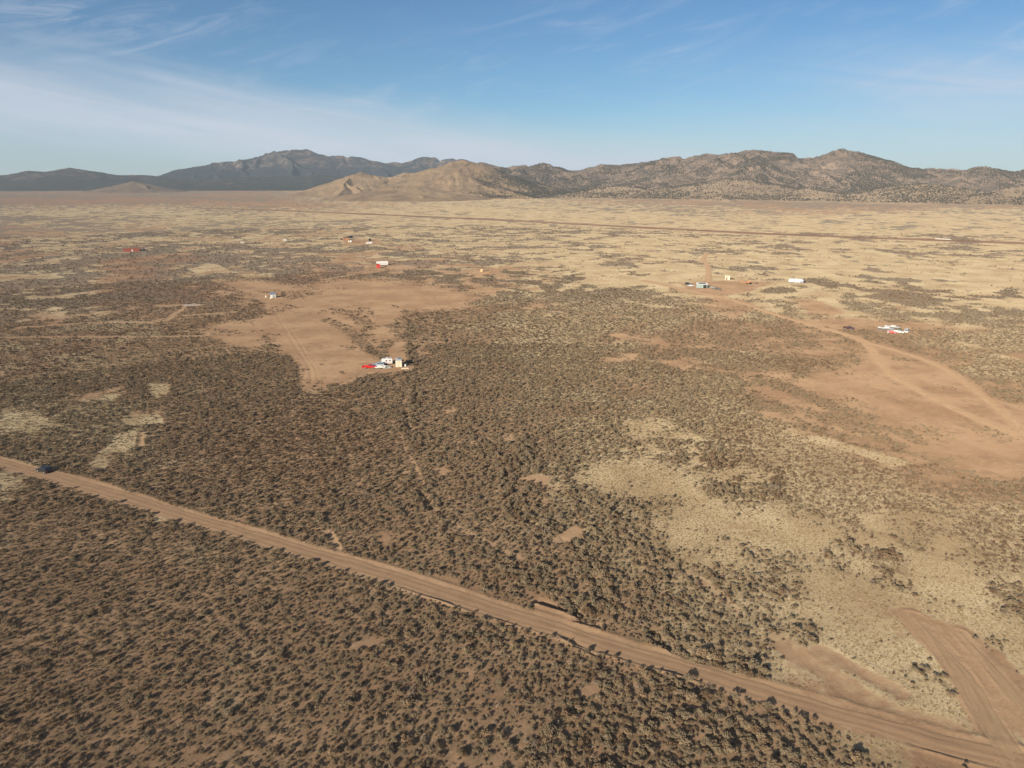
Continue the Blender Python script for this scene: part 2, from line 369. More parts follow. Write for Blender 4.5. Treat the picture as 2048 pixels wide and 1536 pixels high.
def height(x, y):
    """the relief of the plain: gentle swells, the bank beside the road, cut banks, ruts"""
    r = np.hypot(x, y)
    z = (fbm(x, y, 140, 3, 91) - 0.5) * 1.0 + (fbm(x, y, 17, 2, 95) - 0.5) * 0.22 * (1 - smooth(r, 300, 700))
    m = (r < 480)
    if m.any():
        X, Y = x[m], y[m]
        d, al = line_d(X, Y, ROAD, True)
        nb = fbm(X, Y, 7, 3, 101)
        nl = vnoise(al / 31.0, al * 0 + 3.3, 105)
        zz = np.exp(-((d + 2.75) / 0.45) ** 2) * (0.03 + 0.24 * smooth(nl, 0.42, 0.7)) * np.maximum(0, 2.6 * nb - 0.5)   # bank on the near side
        zz = zz + np.exp(-((d - 3.3) / 0.7) ** 2) * 0.15 * (0.1 + 1.5 * nb)                                # windrow on the far side
        for ln in (GRADED, GRADED2):
            d2, _ = line_d(X, Y, ln, True)
            hw = 2.3 if ln is GRADED else 1.5
            zz = zz + (np.exp(-((d2 - hw) / 0.35) ** 2) + np.exp(-((d2 + hw) / 0.35) ** 2)) * 0.14 * np.maximum(0, 2.6 * nb - 0.9)
        for i, ln in enumerate(CUTS):
            d2, a2 = line_d(X, Y, ln, True)
            d2 = d2 + (nb - 0.5) * 1.6
            zz = zz + np.where(d2 < 0, 1.0, 0.0) * np.exp(-(d2 / 0.8) ** 2) * (0.2 if i else 0.4) * (0.1 + 1.3 * nb)
            zz = zz - np.where(d2 >= 0, 1.0, 0.0) * np.exp(-((d2 - 0.9) / 0.9) ** 2) * (0.2 if i else 0.7)
        for ln in WASHES:
            d2, _ = line_d(X, Y, ln)
            zz = zz - 0.55 * np.exp(-(d2 / 0.9) ** 2) * smooth(nb, 0.3, 0.6)
        for ln, wd, k in MINOR:
            d2, _ = line_d(X, Y, ln)
            zz = zz - 0.2 * k * np.exp(-(d2 / wd) ** 2) + 0.1 * k * np.exp(-((d2 - wd * 1.6) / (wd * 0.5)) ** 2)
        z[m] = z[m] + zz
    return z
def height1(x, y):
    return float(height(np.array([x]), np.array([y]))[0])

# ------------------------------------------------------------------ materials
MATS = {}
def mat(name, col, rough=0.8, metal=0.0, var=0.12, scale=6.0, spec=0.3, alt=None):
    if name in MATS: return MATS[name]
    m = bpy.data.materials.new(name); m.use_nodes = True
    t = m.node_tree; b = t.nodes['Principled BSDF']
    b.inputs['Roughness'].default_value = rough; b.inputs['Metallic'].default_value = metal
    b.inputs['Specular IOR Level'].default_value = spec
    co = N(t, 'ShaderNodeTexCoord'); n = N(t, 'ShaderNodeTexNoise')
    n.inputs['Scale'].default_value = scale; n.inputs['Detail'].default_value = 5
    t.links.new(co.outputs['Object'], n.inputs['Vector'])
    mixn = N(t, 'ShaderNodeMix', data_type='RGBA')
    a = alt or tuple(c * (1 - 2.2 * var) for c in col)
    mixn.inputs[6].default_value = (*a, 1); mixn.inputs[7].default_value = (*[min(1, c * (1 + var)) for c in col], 1)
    t.links.new(sstep(t, n.outputs[0], 0.3, 0.65), mixn.inputs[0])
    t.links.new(mixn.outputs[2], b.inputs['Base Color'])
    MATS[name] = m
    return m
def attr_n(t, name):
    a = N(t, 'ShaderNodeAttribute', attribute_name=name)
    return a.outputs['Fac']
def noise_n(t, vec, scale, detail=4, rough=0.55):
    n = N(t, 'ShaderNodeTexNoise')
    n.inputs['Scale'].default_value = scale; n.inputs['Detail'].default_value = detail; n.inputs['Roughness'].default_value = rough
    t.links.new(vec, n.inputs['Vector'])
    return n.outputs[0]
def mix_n(t, f, a, b):
    m = N(t, 'ShaderNodeMix', data_type='RGBA')
    if isinstance(f, (int, float)): m.inputs[0].default_value = f
    else: t.links.new(f, m.inputs[0])
    for i, c in ((6, a), (7, b)):
        if isinstance(c, tuple): m.inputs[i].default_value = (*c, 1)
        else: t.links.new(c, m.inputs[i])
    return m.outputs[2]
def scale_col(t, c, f):
    m = N(t, 'ShaderNodeVectorMath', operation='SCALE')
    t.links.new(c, m.inputs[0])
    if isinstance(f, (int, float)): m.inputs['Scale'].default_value = f
    else: t.links.new(f, m.inputs['Scale'])
    return m.outputs[0]
def lin(t, v, a, b):
    return math_n(t, 'ADD', a, math_n(t, 'MULTIPLY', v, b - a))
def bump(t, b, h, strength, dist):
    n = N(t, 'ShaderNodeBump')
    n.inputs['Strength'].default_value = strength; n.inputs['Distance'].default_value = dist
    t.links.new(h, n.inputs['Height']); t.links.new(n.outputs[0], b.inputs['Normal'])
DIRT_A, DIRT_B = (0.205, 0.130, 0.080), (0.268, 0.180, 0.112)
STRAW_A, STRAW_B = (0.288, 0.222, 0.135), (0.415, 0.345, 0.222)
def ground_material():
    m = bpy.data.materials.new('ground'); m.use_nodes = True
    t = m.node_tree; b = t.nodes['Principled BSDF']
    b.inputs['Roughness'].default_value = 1.0; b.inputs['Specular IOR Level'].default_value = 0.03; b.inputs['Diffuse Roughness'].default_value = 0.7
    P = N(t, 'ShaderNodeTexCoord').outputs['Object']
    nf, nm, nl = noise_n(t, P, 2.6, 5, 0.62), noise_n(t, P, 0.45, 5, 0.6), noise_n(t, P, 0.045, 5)
    nx = noise_n(t, P, 0.011, 5)
    dirt = mix_n(t, sstep(t, nl, 0.35, 0.65), DIRT_A, DIRT_B)
    dirt = mix_n(t, math_n(t, 'MULTIPLY', sstep(t, nm, 0.5, 0.7), 0.5), dirt, (0.30, 0.215, 0.135))
    dirt = mix_n(t, math_n(t, 'MULTIPLY', sstep(t, noise_n(t, P, 0.16, 6, 0.65), 0.52, 0.66), 0.55), dirt, (0.155, 0.105, 0.068))
    straw = mix_n(t, sstep(t, nl, 0.3, 0.7), STRAW_A, STRAW_B)
    straw = mix_n(t, math_n(t, 'MULTIPLY', sstep(t, nf, 0.44, 0.6), 0.65), straw, (0.175, 0.122, 0.072))
    sf = sstep(t, math_n(t, 'ADD', attr_n(t, 'straw'), math_n(t, 'MULTIPLY', math_n(t, 'SUBTRACT', nm, 0.5), 1.1)), 0.25, 0.75)
    c = mix_n(t, sf, dirt, straw)
    # dead leaves and low growth among the shrubs
    lf = math_n(t, 'MULTIPLY', attr_n(t, 'cover'), sstep(t, nm, 0.35, 0.68))
    c = mix_n(t, math_n(t, 'MULTIPLY', lf, 0.9), c, (0.115, 0.083, 0.052))
    # shrubs too far and too small to stand up one by one
    tf = sstep(t, math_n(t, 'ADD', attr_n(t, 'tint'), math_n(t, 'MULTIPLY', math_n(t, 'SUBTRACT', nm, 0.5), 0.9)), 0.28, 0.72)
    sc = mix_n(t, sstep(t, nx, 0.35, 0.65), (0.155, 0.118, 0.088), (0.14, 0.12, 0.092))
    sc = mix_n(t, attr_n(t, 'red'), sc, (0.215, 0.125, 0.08))
    c = mix_n(t, math_n(t, 'MULTIPLY', tf, 0.9), c, sc)
    c = mix_n(t, attr_n(t, 'far_road'), c, (0.14, 0.085, 0.06))
    c = mix_n(t, math_n(t, 'MULTIPLY', attr_n(t, 'track'), lin(t, nm, 0.0, 0.85)), c, (0.285, 0.2, 0.126))
    c = scale_col(t, c, lin(t, nf, 0.72, 1.28))
    t.links.new(c, b.inputs['Base Color'])
    hgt = math_n(t, 'ADD', math_n(t, 'MULTIPLY', nf, 0.10), math_n(t, 'MULTIPLY', nm, 0.35))
    bump(t, b, hgt, 0.8, 0.6)
    return m
def road_material(name, ca, cb, ruts):
    m = bpy.data.materials.new(name); m.use_nodes = True
    t = m.node_tree; b = t.nodes['Principled BSDF']
    b.inputs['Roughness'].default_value = 1.0; b.inputs['Specular IOR Level'].default_value = 0.03; b.inputs['Diffuse Roughness'].default_value = 0.7
    P = N(t, 'ShaderNodeTexCoord').outputs['Object']
    nf, nm = noise_n(t, P, 3.0, 5, 0.6), noise_n(t, P, 0.25, 5)
    ac, al = attr_n(t, 'across'), attr_n(t, 'along')
    cx = N(t, 'ShaderNodeCombineXYZ')
    t.links.new(math_n(t, 'ADD', math_n(t, 'MULTIPLY', ac, 1.7), math_n(t, 'MULTIPLY', nm, 3.0)), cx.inputs[0]); t.links.new(math_n(t, 'MULTIPLY', al, 0.16), cx.inputs[1])
    ln = noise_n(t, cx.outputs[0], 1.0, 5, 0.7)
    c = mix_n(t, sstep(t, ln, 0.32, 0.68), ca, cb)
    c = mix_n(t, math_n(t, 'MULTIPLY', sstep(t, nm, 0.45, 0.7), 0.35), c, tuple(x * 0.78 for x in ca))
    c = scale_col(t, c, lin(t, nf, 0.84, 1.16))
    t.links.new(c, b.inputs['Base Color'])
    bump(t, b, math_n(t, 'ADD', math_n(t, 'MULTIPLY', ln, ruts), math_n(t, 'MULTIPLY', nf, 0.05)), 0.7, 0.5)
    return m
def leaf_material(name, ca, cb, cc):
    m = bpy.data.materials.new(name); m.use_nodes = True
    t = m.node_tree; b = t.nodes['Principled BSDF']
    b.inputs['Roughness'].default_value = 0.9; b.inputs['Specular IOR Level'].default_value = 0.05; b.inputs['Diffuse Roughness'].default_value = 1.0
    oi = N(t, 'ShaderNodeObjectInfo').outputs['Random']
    P = N(t, 'ShaderNodeTexCoord').outputs['Object']
    n = noise_n(t, P, 5.0, 3)
    c = mix_n(t, sstep(t, oi, 0.0, 0.6), ca, cb)
    c = mix_n(t, sstep(t, oi, 0.6, 1.0), c, cc)
    c = scale_col(t, c, lin(t, n, 0.6, 1.5))
    t.links.new(c, b.inputs['Base Color'])
    tr = N(t, 'ShaderNodeBsdfTranslucent'); t.links.new(c, tr.inputs['Color'])
    ms = N(t, 'ShaderNodeMixShader'); ms.inputs[0].default_value = 0.28
    t.links.new(b.outputs[0], ms.inputs[1]); t.links.new(tr.outputs[0], ms.inputs[2])
    t.links.new(ms.outputs[0], t.nodes['Material Output'].inputs['Surface'])
    return m

# ------------------------------------------------------------------ object helpers
def tag(o, label=None, cat=None, group=None, kind=None):
    if label: o['label'] = label
    if cat: o['category'] = cat
    if group: o['group'] = group
    if kind: o['kind'] = kind
    return o
def np_mesh(name, V, Fq, attrs=None, smooth_shade=True):
    me = bpy.data.meshes.new(name)
    V = np.asarray(V, np.float32); Fq = np.asarray(Fq, np.int32)
    nv, nf, k = len(V), len(Fq), (Fq.shape[1] if len(Fq) else 0)
    me.vertices.add(nv); me.vertices.foreach_set('co', V.ravel())
    if nf:
        me.loops.add(nf * k); me.loops.foreach_set('vertex_index', Fq.ravel())
        me.polygons.add(nf)
        me.polygons.foreach_set('loop_start', np.arange(0, nf * k, k, dtype=np.int32))
        if smooth_shade: me.polygons.foreach_set('use_smooth', np.ones(nf, bool))
    for an, (typ, arr) in (attrs or {}).items():
        a = me.attributes.new(an, typ, 'POINT')
        a.data.foreach_set('vector' if typ == 'FLOAT_VECTOR' else 'value', np.ascontiguousarray(arr).ravel())
    me.update(calc_edges=True)
    return me
def link(name, me, parent=None):
    o = bpy.data.objects.new(name, me); COL.objects.link(o)
    if parent: o.parent = parent
    return o
def grid_faces(nr, nc):
    i = np.arange((nr - 1) * nc).reshape(nr - 1, nc)[:, :-1].ravel()
    return np.stack([i, i + 1, i + nc + 1, i + nc], 1)

# ------------------------------------------------------------------ the plain
a_in = np.linspace(R(-43), R(43), 1240)
a_out = np.linspace(R(43), R(317), 90)[1:-1]
A = np.concatenate([a_in, a_out, [a_in[0] + 2 * math.pi]])
vv = np.concatenate([np.arange(1720, 900, -1.15), np.arange(900, 560, -1.15), np.arange(560, 362, -0.8)])
rr = np.array([math.hypot(*pix(1024, q)) for q in vv])
rr = np.concatenate([[0.5, 20, 45, 62], rr[rr > 66], np.geomspace(rr.max() * 1.05, 11000, 14)])
AA, RR = np.meshgrid(A, rr)
gx, gy = (RR * np.sin(AA)).ravel(), (RR * np.cos(AA)).ravel()
cov, st, bare, size, fr, n1, n2, trk = fields(gx, gy)
gz = height(gx, gy)
rg = np.hypot(gx, gy)
gz *= 1 - smooth(rg, 2500, 4000)
fade = 0.12 + 0.88 * smooth(rg, 300, 680)
tint = cov * fade * (1 - 0.85 * bare)
red = np.clip(smooth(fbm(gx, gy, 260, 4, 201), 0.5, 0.66) * 0.8 * (1 - st), 0, 1)
ground_me = np_mesh('ground', np.stack([gx, gy, gz], 1), grid_faces(len(rr), len(A))[:, ::-1],
    {'cover': ('FLOAT', (cov * (1 - bare)).astype(np.float32)), 'straw': ('FLOAT', st.astype(np.float32)), 'tint': ('FLOAT', tint.astype(np.float32)),
     'track': ('FLOAT', np.clip(trk, 0, 1).astype(np.float32)), 'far_road': ('FLOAT', np.clip(fr, 0, 1).astype(np.float32)), 'red': ('FLOAT', red.astype(np.float32))})
ground_me.materials.append(ground_material())
ground = tag(link('ground', ground_me), kind='structure')

def strip(name, line, hw, m, crown=0.02, rut=0.05, lift=0.035, wob=0.7, cols=15, taper=0):
    P = spline(line, 0.8)
    T = np.gradient(P, axis=0); T /= np.linalg.norm(T, axis=1)[:, None]
    Nn = np.stack([-T[:, 1], T[:, 0]], 1)
    al = np.concatenate([[0], np.cumsum(np.linalg.norm(np.diff(P, axis=0), axis=1))])
    s = np.linspace(-1, 1, cols)
    wl = hw * (1 + wob * (fbm(al, al * 0 + 1.5, 6, 4, 301) - 0.5)); wr = hw * (1 + wob * (fbm(al, al * 0 + 8.5, 6, 4, 305) - 0.5))
    if taper:
        tp = 0.12 + 0.88 * smooth(al, 0, taper); wl = wl * tp; wr = wr * tp
    wid = np.where(s[None, :] > 0, wl[:, None], wr[:, None])
    off = s[None, :] * wid
    x = P[:, 0:1] + Nn[:, 0:1] * off; y = P[:, 1:2] + Nn[:, 1:2] * off
    z = height(x.ravel(), y.ravel()).reshape(x.shape)
    prof = lift + crown * (1 - s ** 2) - rut * (np.exp(-((np.abs(s) * hw - 0.85) / 0.28) ** 2))
    z = z + prof[None, :]
    z[:, 0] -= lift * 1.35; z[:, -1] -= lift * 1.35
    me = np_mesh(name, np.stack([x.ravel(), y.ravel(), z.ravel()], 1), grid_faces(len(P), cols)[:, ::-1],
                 {'across': ('FLOAT', off.ravel().astype(np.float32)), 'along': ('FLOAT', np.repeat(al, cols).astype(np.float32))})
    me.materials.append(m)
    return tag(link(name, me), kind='structure')
rm = road_material('packed_dirt', (0.215, 0.142, 0.089), (0.255, 0.172, 0.107), 0.07)
rm2 = road_material('graded_dirt', (0.22, 0.153, 0.094), (0.27, 0.193, 0.12), 0.10)
rm3 = road_material('track_dirt', (0.25, 0.165, 0.101), (0.31, 0.215, 0.133), 0.05)
strip('dirt_road', ROAD, 2.05, rm, rut=0.05)
strip('graded_road', GRADED, 2.0, rm2, rut=0.04, taper=24, wob=0.9)
strip('graded_lane', GRADED2, 1.1, rm2, rut=0.04, lift=0.045, taper=16, wob=1.0)
strip('dirt_track', TRACK, 1.8, rm3, lift=0.16, rut=0.06, cols=9)
strip('side_track', BRANCH, 1.35, rm3, lift=0.12, rut=0.04, cols=9)
strip('spur_track', SPUR, 1.9, rm3, lift=0.25, rut=0.05, cols=9)

# ------------------------------------------------------------------ hills and mountains
def ridges(crest, dists, spur_every, slope, seed, spur_len=1.0, drop=0.6):
    rnd = random.Random(seed)
    C = []
    for i, (px, py) in enumerate(crest):
        d = np.interp(px, [q[0] for q in dists], [q[1] for q in dists])
        C.append(pix_d(px, py, d))
    segs = list(zip(C[:-1], C[1:]))
    main = len(segs)
    acc = 1e9
    for i in range(len(C)):
        if i: acc += abs(crest[i][0] - crest[i - 1][0])
        if acc < spur_every: continue
        acc = 0
        p = C[i]; zc = max(p[2], 8)
        for side in (1, -0.7):
            L = zc / slope * 1.25 * spur_len * rnd.uniform(0.8, 1.15)
            ang = math.atan2(-p[1], -p[0]) + rnd.uniform(-0.65, 0.65)
            dv = np.array((math.cos(ang), math.sin(ang))) * side
            m = p + np.array((*(dv * L * 0.42), 0)); m[2] = zc * drop * rnd.uniform(0.85, 1.15)
            ang += rnd.uniform(-0.5, 0.5)
            dv = np.array((math.cos(ang), math.sin(ang))) * side
            e = m + np.array((*(dv * L * 0.6), 0)); e[2] = zc * 0.08
            segs += [(p, m), (m, e)]
            for sg in (-1, 1):
                if rnd.random() < 0.75 and side > 0:
                    a2 = ang + sg * rnd.uniform(0.6, 1.0)
                    q = m + np.array((math.cos(a2) * L * 0.36, math.sin(a2) * L * 0.36, 0)); q[2] = m[2] * 0.42
                    segs.append((m, q))
    return segs, main
def ridge_height(x, y, segs, main, slope, seed, wl, amp, power=1.25):
    z = np.zeros(x.shape)
    wx = x + (fbm(x, y, wl, 3, seed) - 0.5) * wl * 0.45; wy = y + (fbm(x, y, wl, 3, seed + 7) - 0.5) * wl * 0.45
    for k, (a, b) in enumerate(segs):
        ex, ey = b[0] - a[0], b[1] - a[1]
        X, Y = (x, y) if k < main else (wx, wy)
        t = np.clip(((X - a[0]) * ex + (Y - a[1]) * ey) / (ex * ex + ey * ey + 1e-9), 0, 1)
        d = np.hypot(X - a[0] - ex * t, Y - a[1] - ey * t)
        zc = a[2] + (b[2] - a[2]) * t
        s = slope * (0.8 if k < main else 1.25)
        z = np.maximum(z, np.maximum(zc, 0) * np.maximum(0, 1 - d * s / np.maximum(zc, 1)) ** power)
    rid = 1 - np.abs(fbm(x, y, wl * 1.2, 5, seed + 21) * 2 - 1)
    g = (fbm(x, y, wl, 5, seed + 31) - 0.5)
    au, av = np.arctan2(x, y) * 2900 + (fbm(x, y, wl * 0.6, 3, seed + 41) - 0.5) * wl * 0.5, np.hypot(x, y)
    gul = 1 - np.abs(2 * fbm(au / 0.55, av / 2.6, wl, 4, seed + 51) - 1)
    g = g - 1.5 * (gul - 0.7) * smooth(z, 4, 30)
    return z * (1 + amp * g) + z ** 0.8 * amp * (rid - 0.75) - 2.5 * (1 - smooth(z, 0, 6)) * (1 - smooth(z, 0, 2))
def range_mesh(name, px0, px1, r0, r1, nc, nr, fn, m):
    a0, a1 = math.atan((px0 - 1024) / (F / cp)), math.atan((px1 - 1024) / (F / cp))
    AA, RR = np.meshgrid(np.linspace(a0, a1, nc), np.linspace(r0, r1, nr))
    x, y = (RR * np.sin(AA)).ravel(), (RR * np.cos(AA)).ravel()
    z = fn(x, y)
    Fq = grid_faces(nr, nc)[:, ::-1]
    Fq = Fq[(z[Fq] > -1.0).any(axis=1)]
    used = np.unique(Fq); mp = np.zeros(len(z), int); mp[used] = np.arange(len(used))
    me = np_mesh(name, np.stack([x, y, z], 1)[used], mp[Fq])
    me.materials.append(m)
    return tag(link(name, me), kind='structure')
def hill_material(name, soil, soil2, veg, vscale, vlo, vhi, low, lowz, fine=0.12):
    m = bpy.data.materials.new(name); m.use_nodes = True
    t = m.node_tree; b = t.nodes['Principled BSDF']
    b.inputs['Roughness'].default_value = 1.0; b.inputs['Specular IOR Level'].default_value = 0.03; b.inputs['Diffuse Roughness'].default_value = 0.3
    P = N(t, 'ShaderNodeTexCoord').outputs['Object']
    nb, nm, nf = noise_n(t, P, vscale * 0.18, 6, 0.6), noise_n(t, P, vscale, 6, 0.65), noise_n(t, P, fine, 5, 0.7)
    c = mix_n(t, sstep(t, nb, 0.35, 0.65), soil, soil2)
    s3 = N(t, 'ShaderNodeSeparateXYZ'); t.links.new(P, s3.inputs[0])
    lowf = math_n(t, 'SUBTRACT', 1.0, sstep(t, s3.outputs[2], lowz * 0.35, lowz))
    vf = math_n(t, 'ADD', math_n(t, 'ADD', math_n(t, 'MULTIPLY', nm, 0.55), math_n(t, 'MULTIPLY', nf, 0.45)), math_n(t, 'MULTIPLY', lowf, low))
    c = mix_n(t, sstep(t, vf, vlo, vhi), c, veg)
    c = scale_col(t, c, lin(t, nf, 0.75, 1.25))
    t.links.new(c, b.inputs['Base Color'])
    bump(t, b, nm, 0.5, 0.25 / vscale)
    return m
# the big blue mountain
M_c = [(300, 352), (325, 348), (345, 338), (370, 333), (400, 328), (450, 322), (480, 319), (500, 317), (525, 311), (540, 306), (560, 300), (590, 297), (612, 299), (630, 306), (645, 313), (660, 315), (690, 312), (720, 315),
       (745, 321), (770, 324), (790, 322), (830, 318), (848, 315), (865, 318), (880, 319), (905, 317), (930, 321), (960, 330), (1010, 342), (1060, 350)]
M_s, M_m = ridges(M_c, [(300, 5600), (600, 6000), (1050, 5800)], 30, 0.46, 5)
mtm = hill_material('mountain_slopes', (0.12, 0.087, 0.07), (0.18, 0.13, 0.10), (0.024, 0.028, 0.03), 0.012, 0.38, 0.54, 0.16, 150, 0.035)
range_mesh('mountains', 250, 1100, 4300, 7600, 620, 260, lambda x, y: ridge_height(x, y, M_s, M_m, 0.46, 501, 330, 0.18), mtm)
# the low dark range at the left
L_c = [(-420, 346), (-300, 350), (-200, 343), (-100, 350), (0, 350), (25, 347), (50, 343), (100, 340), (128, 337), (138, 334), (150, 336), (165, 341), (200, 342), (215, 345), (230, 348), (260, 348), (290, 350), (320, 353), (350, 357), (385, 364)]
L_s, L_m = ridges(L_c, [(-400, 4700), (400, 4900)], 40, 0.2, 6)
ltm = hill_material('dark_range_slopes', (0.14, 0.10, 0.075), (0.17, 0.125, 0.09), (0.04, 0.04, 0.037), 0.014, 0.36, 0.52, 0.14, 60, 0.04)
range_mesh('dark_range', -500, 480, 3700, 6000, 620, 160, lambda x, y: ridge_height(x, y, L_s, L_m, 0.2, 521, 300, 0.15), ltm)
# the dark wooded apron in front of the mountain
W_c = [(255, 362), (330, 355), (420, 357), (500, 352), (600, 350), (690, 352), (800, 356), (900, 360)]
W_s, W_m = ridges(W_c, [(250, 4500), (900, 4400)], 70, 0.12, 8, 0.8)
wtm = hill_material('wooded_slopes', (0.15, 0.11, 0.08), (0.19, 0.14, 0.10), (0.035, 0.038, 0.034), 0.02, 0.30, 0.50, 0.02, 40, 0.05)
range_mesh('wooded_slopes', 160, 1000, 3500, 5300, 520, 120, lambda x, y: ridge_height(x, y, W_s, W_m, 0.12, 541, 260, 0.2, 1.1), wtm)
# the bare straw coloured hills in the middle
T1 = [(600, 388), (640, 375), (672, 361), (700, 350), (722, 344), (745, 349), (775, 354), (812, 346), (850, 340), (885, 331), (905, 322), (922, 318), (938, 320), (955, 331), (980, 347), (1010, 362), (1045, 378), (1075, 390)]
T2 = [(745, 388), (775, 378), (800, 370), (822, 368), (840, 376), (870, 388), (905, 397)]
T3 = [(870, 372), (895, 352), (912, 345), (925, 352), (945, 368), (965, 382)]
T4 = [(215, 378), (240, 369), (265, 363), (280, 365), (300, 373), (325, 379)]
Td = [(600, 2850), (722, 2900), (925, 2950), (1075, 2800)]
T_s, T_m = ridges(T1, Td, 40, 0.36, 14, 1.0)
T2_s, T2_m = ridges(T2, [(700, 2470), (950, 2440)], 30, 0.2, 15)
T3_s, T3_m = ridges(T3, [(860, 2680), (970, 2620)], 30, 0.34, 16)
tm = hill_material('straw_hill_slopes', (0.205, 0.145, 0.09), (0.275, 0.20, 0.123), (0.125, 0.092, 0.062), 0.016, 0.40, 0.64, 0.0, 10, 0.05)
straw_fn = lambda x, y: np.maximum(np.maximum(ridge_height(x, y, T_s, T_m, 0.36, 561, 150, 0.1), ridge_height(x, y, T2_s, T2_m, 0.2, 571, 90, 0.1)),
                                                                              ridge_height(x, y, T3_s, T3_m, 0.34, 581, 90, 0.1))
range_mesh('straw_hills', 520, 1160, 1850, 3600, 640, 380, straw_fn, tm)
T4_s, T4_m = ridges(T4, [(200, 3750), (340, 3750)], 30, 0.24, 17)
ktm = hill_material('knoll_slopes', (0.15, 0.112, 0.08), (0.185, 0.14, 0.097), (0.10, 0.078, 0.058), 0.016, 0.40, 0.62, 0.0, 10, 0.05)
range_mesh('knoll', 120, 430, 3100, 4300, 260, 110, lambda x, y: ridge_height(x, y, T4_s, T4_m, 0.24, 591, 120, 0.15), ktm)
# the long speckled range at the right
R_c = [(930, 352), (945, 333), (955, 323), (962, 321), (972, 326), (990, 331), (1010, 337), (1035, 334), (1060, 331), (1082, 329), (1096, 327), (1110, 330), (1130, 338), (1150, 339), (1190, 332), (1215, 328), (1240, 328), (1270, 325),
       (1300, 322), (1320, 316), (1338, 311), (1355, 312), (1370, 314), (1383, 316), (1396, 308), (1410, 306), (1440, 309), (1480, 304), (1510, 301), (1540, 298), (1556, 301), (1568, 307), (1580, 313), (1610, 315), (1640, 310), (1665, 305),
       (1690, 302), (1712, 304), (1730, 308), (1745, 316), (1760, 324), (1790, 335), (1812, 338), (1830, 341), (1855, 337), (1877, 335), (1900, 338), (1920, 340), (1945, 337), (1972, 332), (1990, 335), (2005, 340), (2030, 343), (2050, 341),
       (2100, 330), (2180, 325), (2260, 335), (2350, 330), (2450, 345), (2560, 370)]
Rd = [(930, 3350), (1100, 3450), (1540, 3300), (2048, 3250), (2560, 3300)]
R_s, R_m = ridges(R_c, Rd, 30, 0.33, 21, 1.05, 0.62)
FOOT = [[(1140, 388), (1180, 380), (1215, 374), (1250, 372), (1280, 380), (1310, 390)], [(1760, 386), (1800, 376), (1840, 366), (1865, 368), (1900, 378), (1930, 388)], [(1520, 392), (1570, 382), (1615, 377), (1650, 384), (1680, 393)],
        [(1960, 390), (2000, 380), (2040, 374), (2090, 372), (2140, 385)], [(1380, 372), (1420, 362), (1470, 356), (1510, 362), (1540, 372)]]
F_s = [ridges(c, [(1000, d), (2100, d)], 50, 0.16, 40 + i) for i, (c, d) in enumerate(zip(FOOT, (2620, 2600, 2520, 2560, 2760)))]
def right_range(x, y):
    return ridge_height(x, y, R_s, R_m, 0.33, 611, 190, 0.13, 1.2)
def foot_fn(x, y):
    z = np.full(x.shape, -3.0)
    for i, (s, mm) in enumerate(F_s):
        z = np.maximum(z, ridge_height(x, y, s, mm, 0.16, 631 + i * 3, 130, 0.12))
    return z
rtm = hill_material('speckled_range_slopes', (0.205, 0.148, 0.108), (0.275, 0.205, 0.15), (0.11, 0.09, 0.07), 0.016, 0.40, 0.58, 0.0, 30, 0.07)
ftm = hill_material('foothill_slopes', (0.225, 0.168, 0.112), (0.29, 0.22, 0.147), (0.15, 0.118, 0.083), 0.02, 0.46, 0.66, 0.0, 10, 0.07)
range_mesh('foothills', 1060, 2250, 1950, 3100, 900, 220, foot_fn, ftm)
range_mesh('speckled_range', 860, 2650, 1900, 4300, 1150, 360, right_range, rtm)
# pale crest far behind the gap
B_c = [(1840, 345), (1880, 337), (1905, 335), (1930, 338), (1990, 345)]
B_s, B_m = ridges(B_c, [(1800, 5600), (2000, 5600)], 60, 0.2, 77)
range_mesh('pale_crest', 1780, 2060, 5100, 6100, 140, 50, lambda x, y: ridge_height(x, y, B_s, B_m, 0.2, 701, 260, 0.1), tm)

# ------------------------------------------------------------------ plants
def bush_mesh(name, seed, m, lobes=8, leaves=28, leaf=0.095, hgt=0.62, spread=0.36):
    rnd = np.random.RandomState(seed)
    V = []; Fc = []; C0 = []
    for i in range(lobes):
        if i == 0: q2 = np.zeros(2)
        else:
            while True:                     # each lobe grows beside an earlier one
                a = rnd.uniform(0, 2 * math.pi); q2 = C0[rnd.randint(len(C0))] + np.array((math.cos(a), math.sin(a))) * rnd.uniform(0.12, 0.22)
                if np.hypot(*q2) < spread: break
        C0.append(q2); q = np.hypot(*q2)
        c = np.array((q2[0], q2[1], hgt * rnd.uniform(0.36, 0.78) * (1 - 0.5 * q / 0.5)))
        s = rnd.uniform(0.12, 0.22)
        for j in range(leaves):
            n = rnd.normal(size=3); n /= np.linalg.norm(n)
            n[2] = abs(n[2]) * 0.9 - 0.25
            p = c + n * s * np.array((1, 1, 0.95)) * rnd.uniform(0.65, 1.12)
            p[2] = max(p[2], 0.02)
            u = np.cross(n, rnd.normal(size=3)); u /= np.linalg.norm(u) + 1e-9
            wv = np.cross(n + rnd.normal(size=3) * 0.5, u); wv /= np.linalg.norm(wv) + 1e-9
            l = leaf * rnd.uniform(0.6, 1.3)
            k = len(V)
            V += [p - u * l * 0.5, p + u * l * 0.5, p + wv * l * 1.05]
            Fc.append((k, k + 1, k + 2))
    for i in range(9):                      # woody stems
        a = rnd.uniform(0, 2 * math.pi); q = rnd.uniform(0.1, 0.3)
        k = len(V)
        V += [np.array((-0.02, 0, 0)), np.array((0.02, 0.01, 0)), np.array((q * math.cos(a), q * math.sin(a), hgt * 0.6))]
        Fc.append((k, k + 1, k + 2))
    me = np_mesh(name, V, Fc, smooth_shade=False)
    me.materials.append(m)
    return me
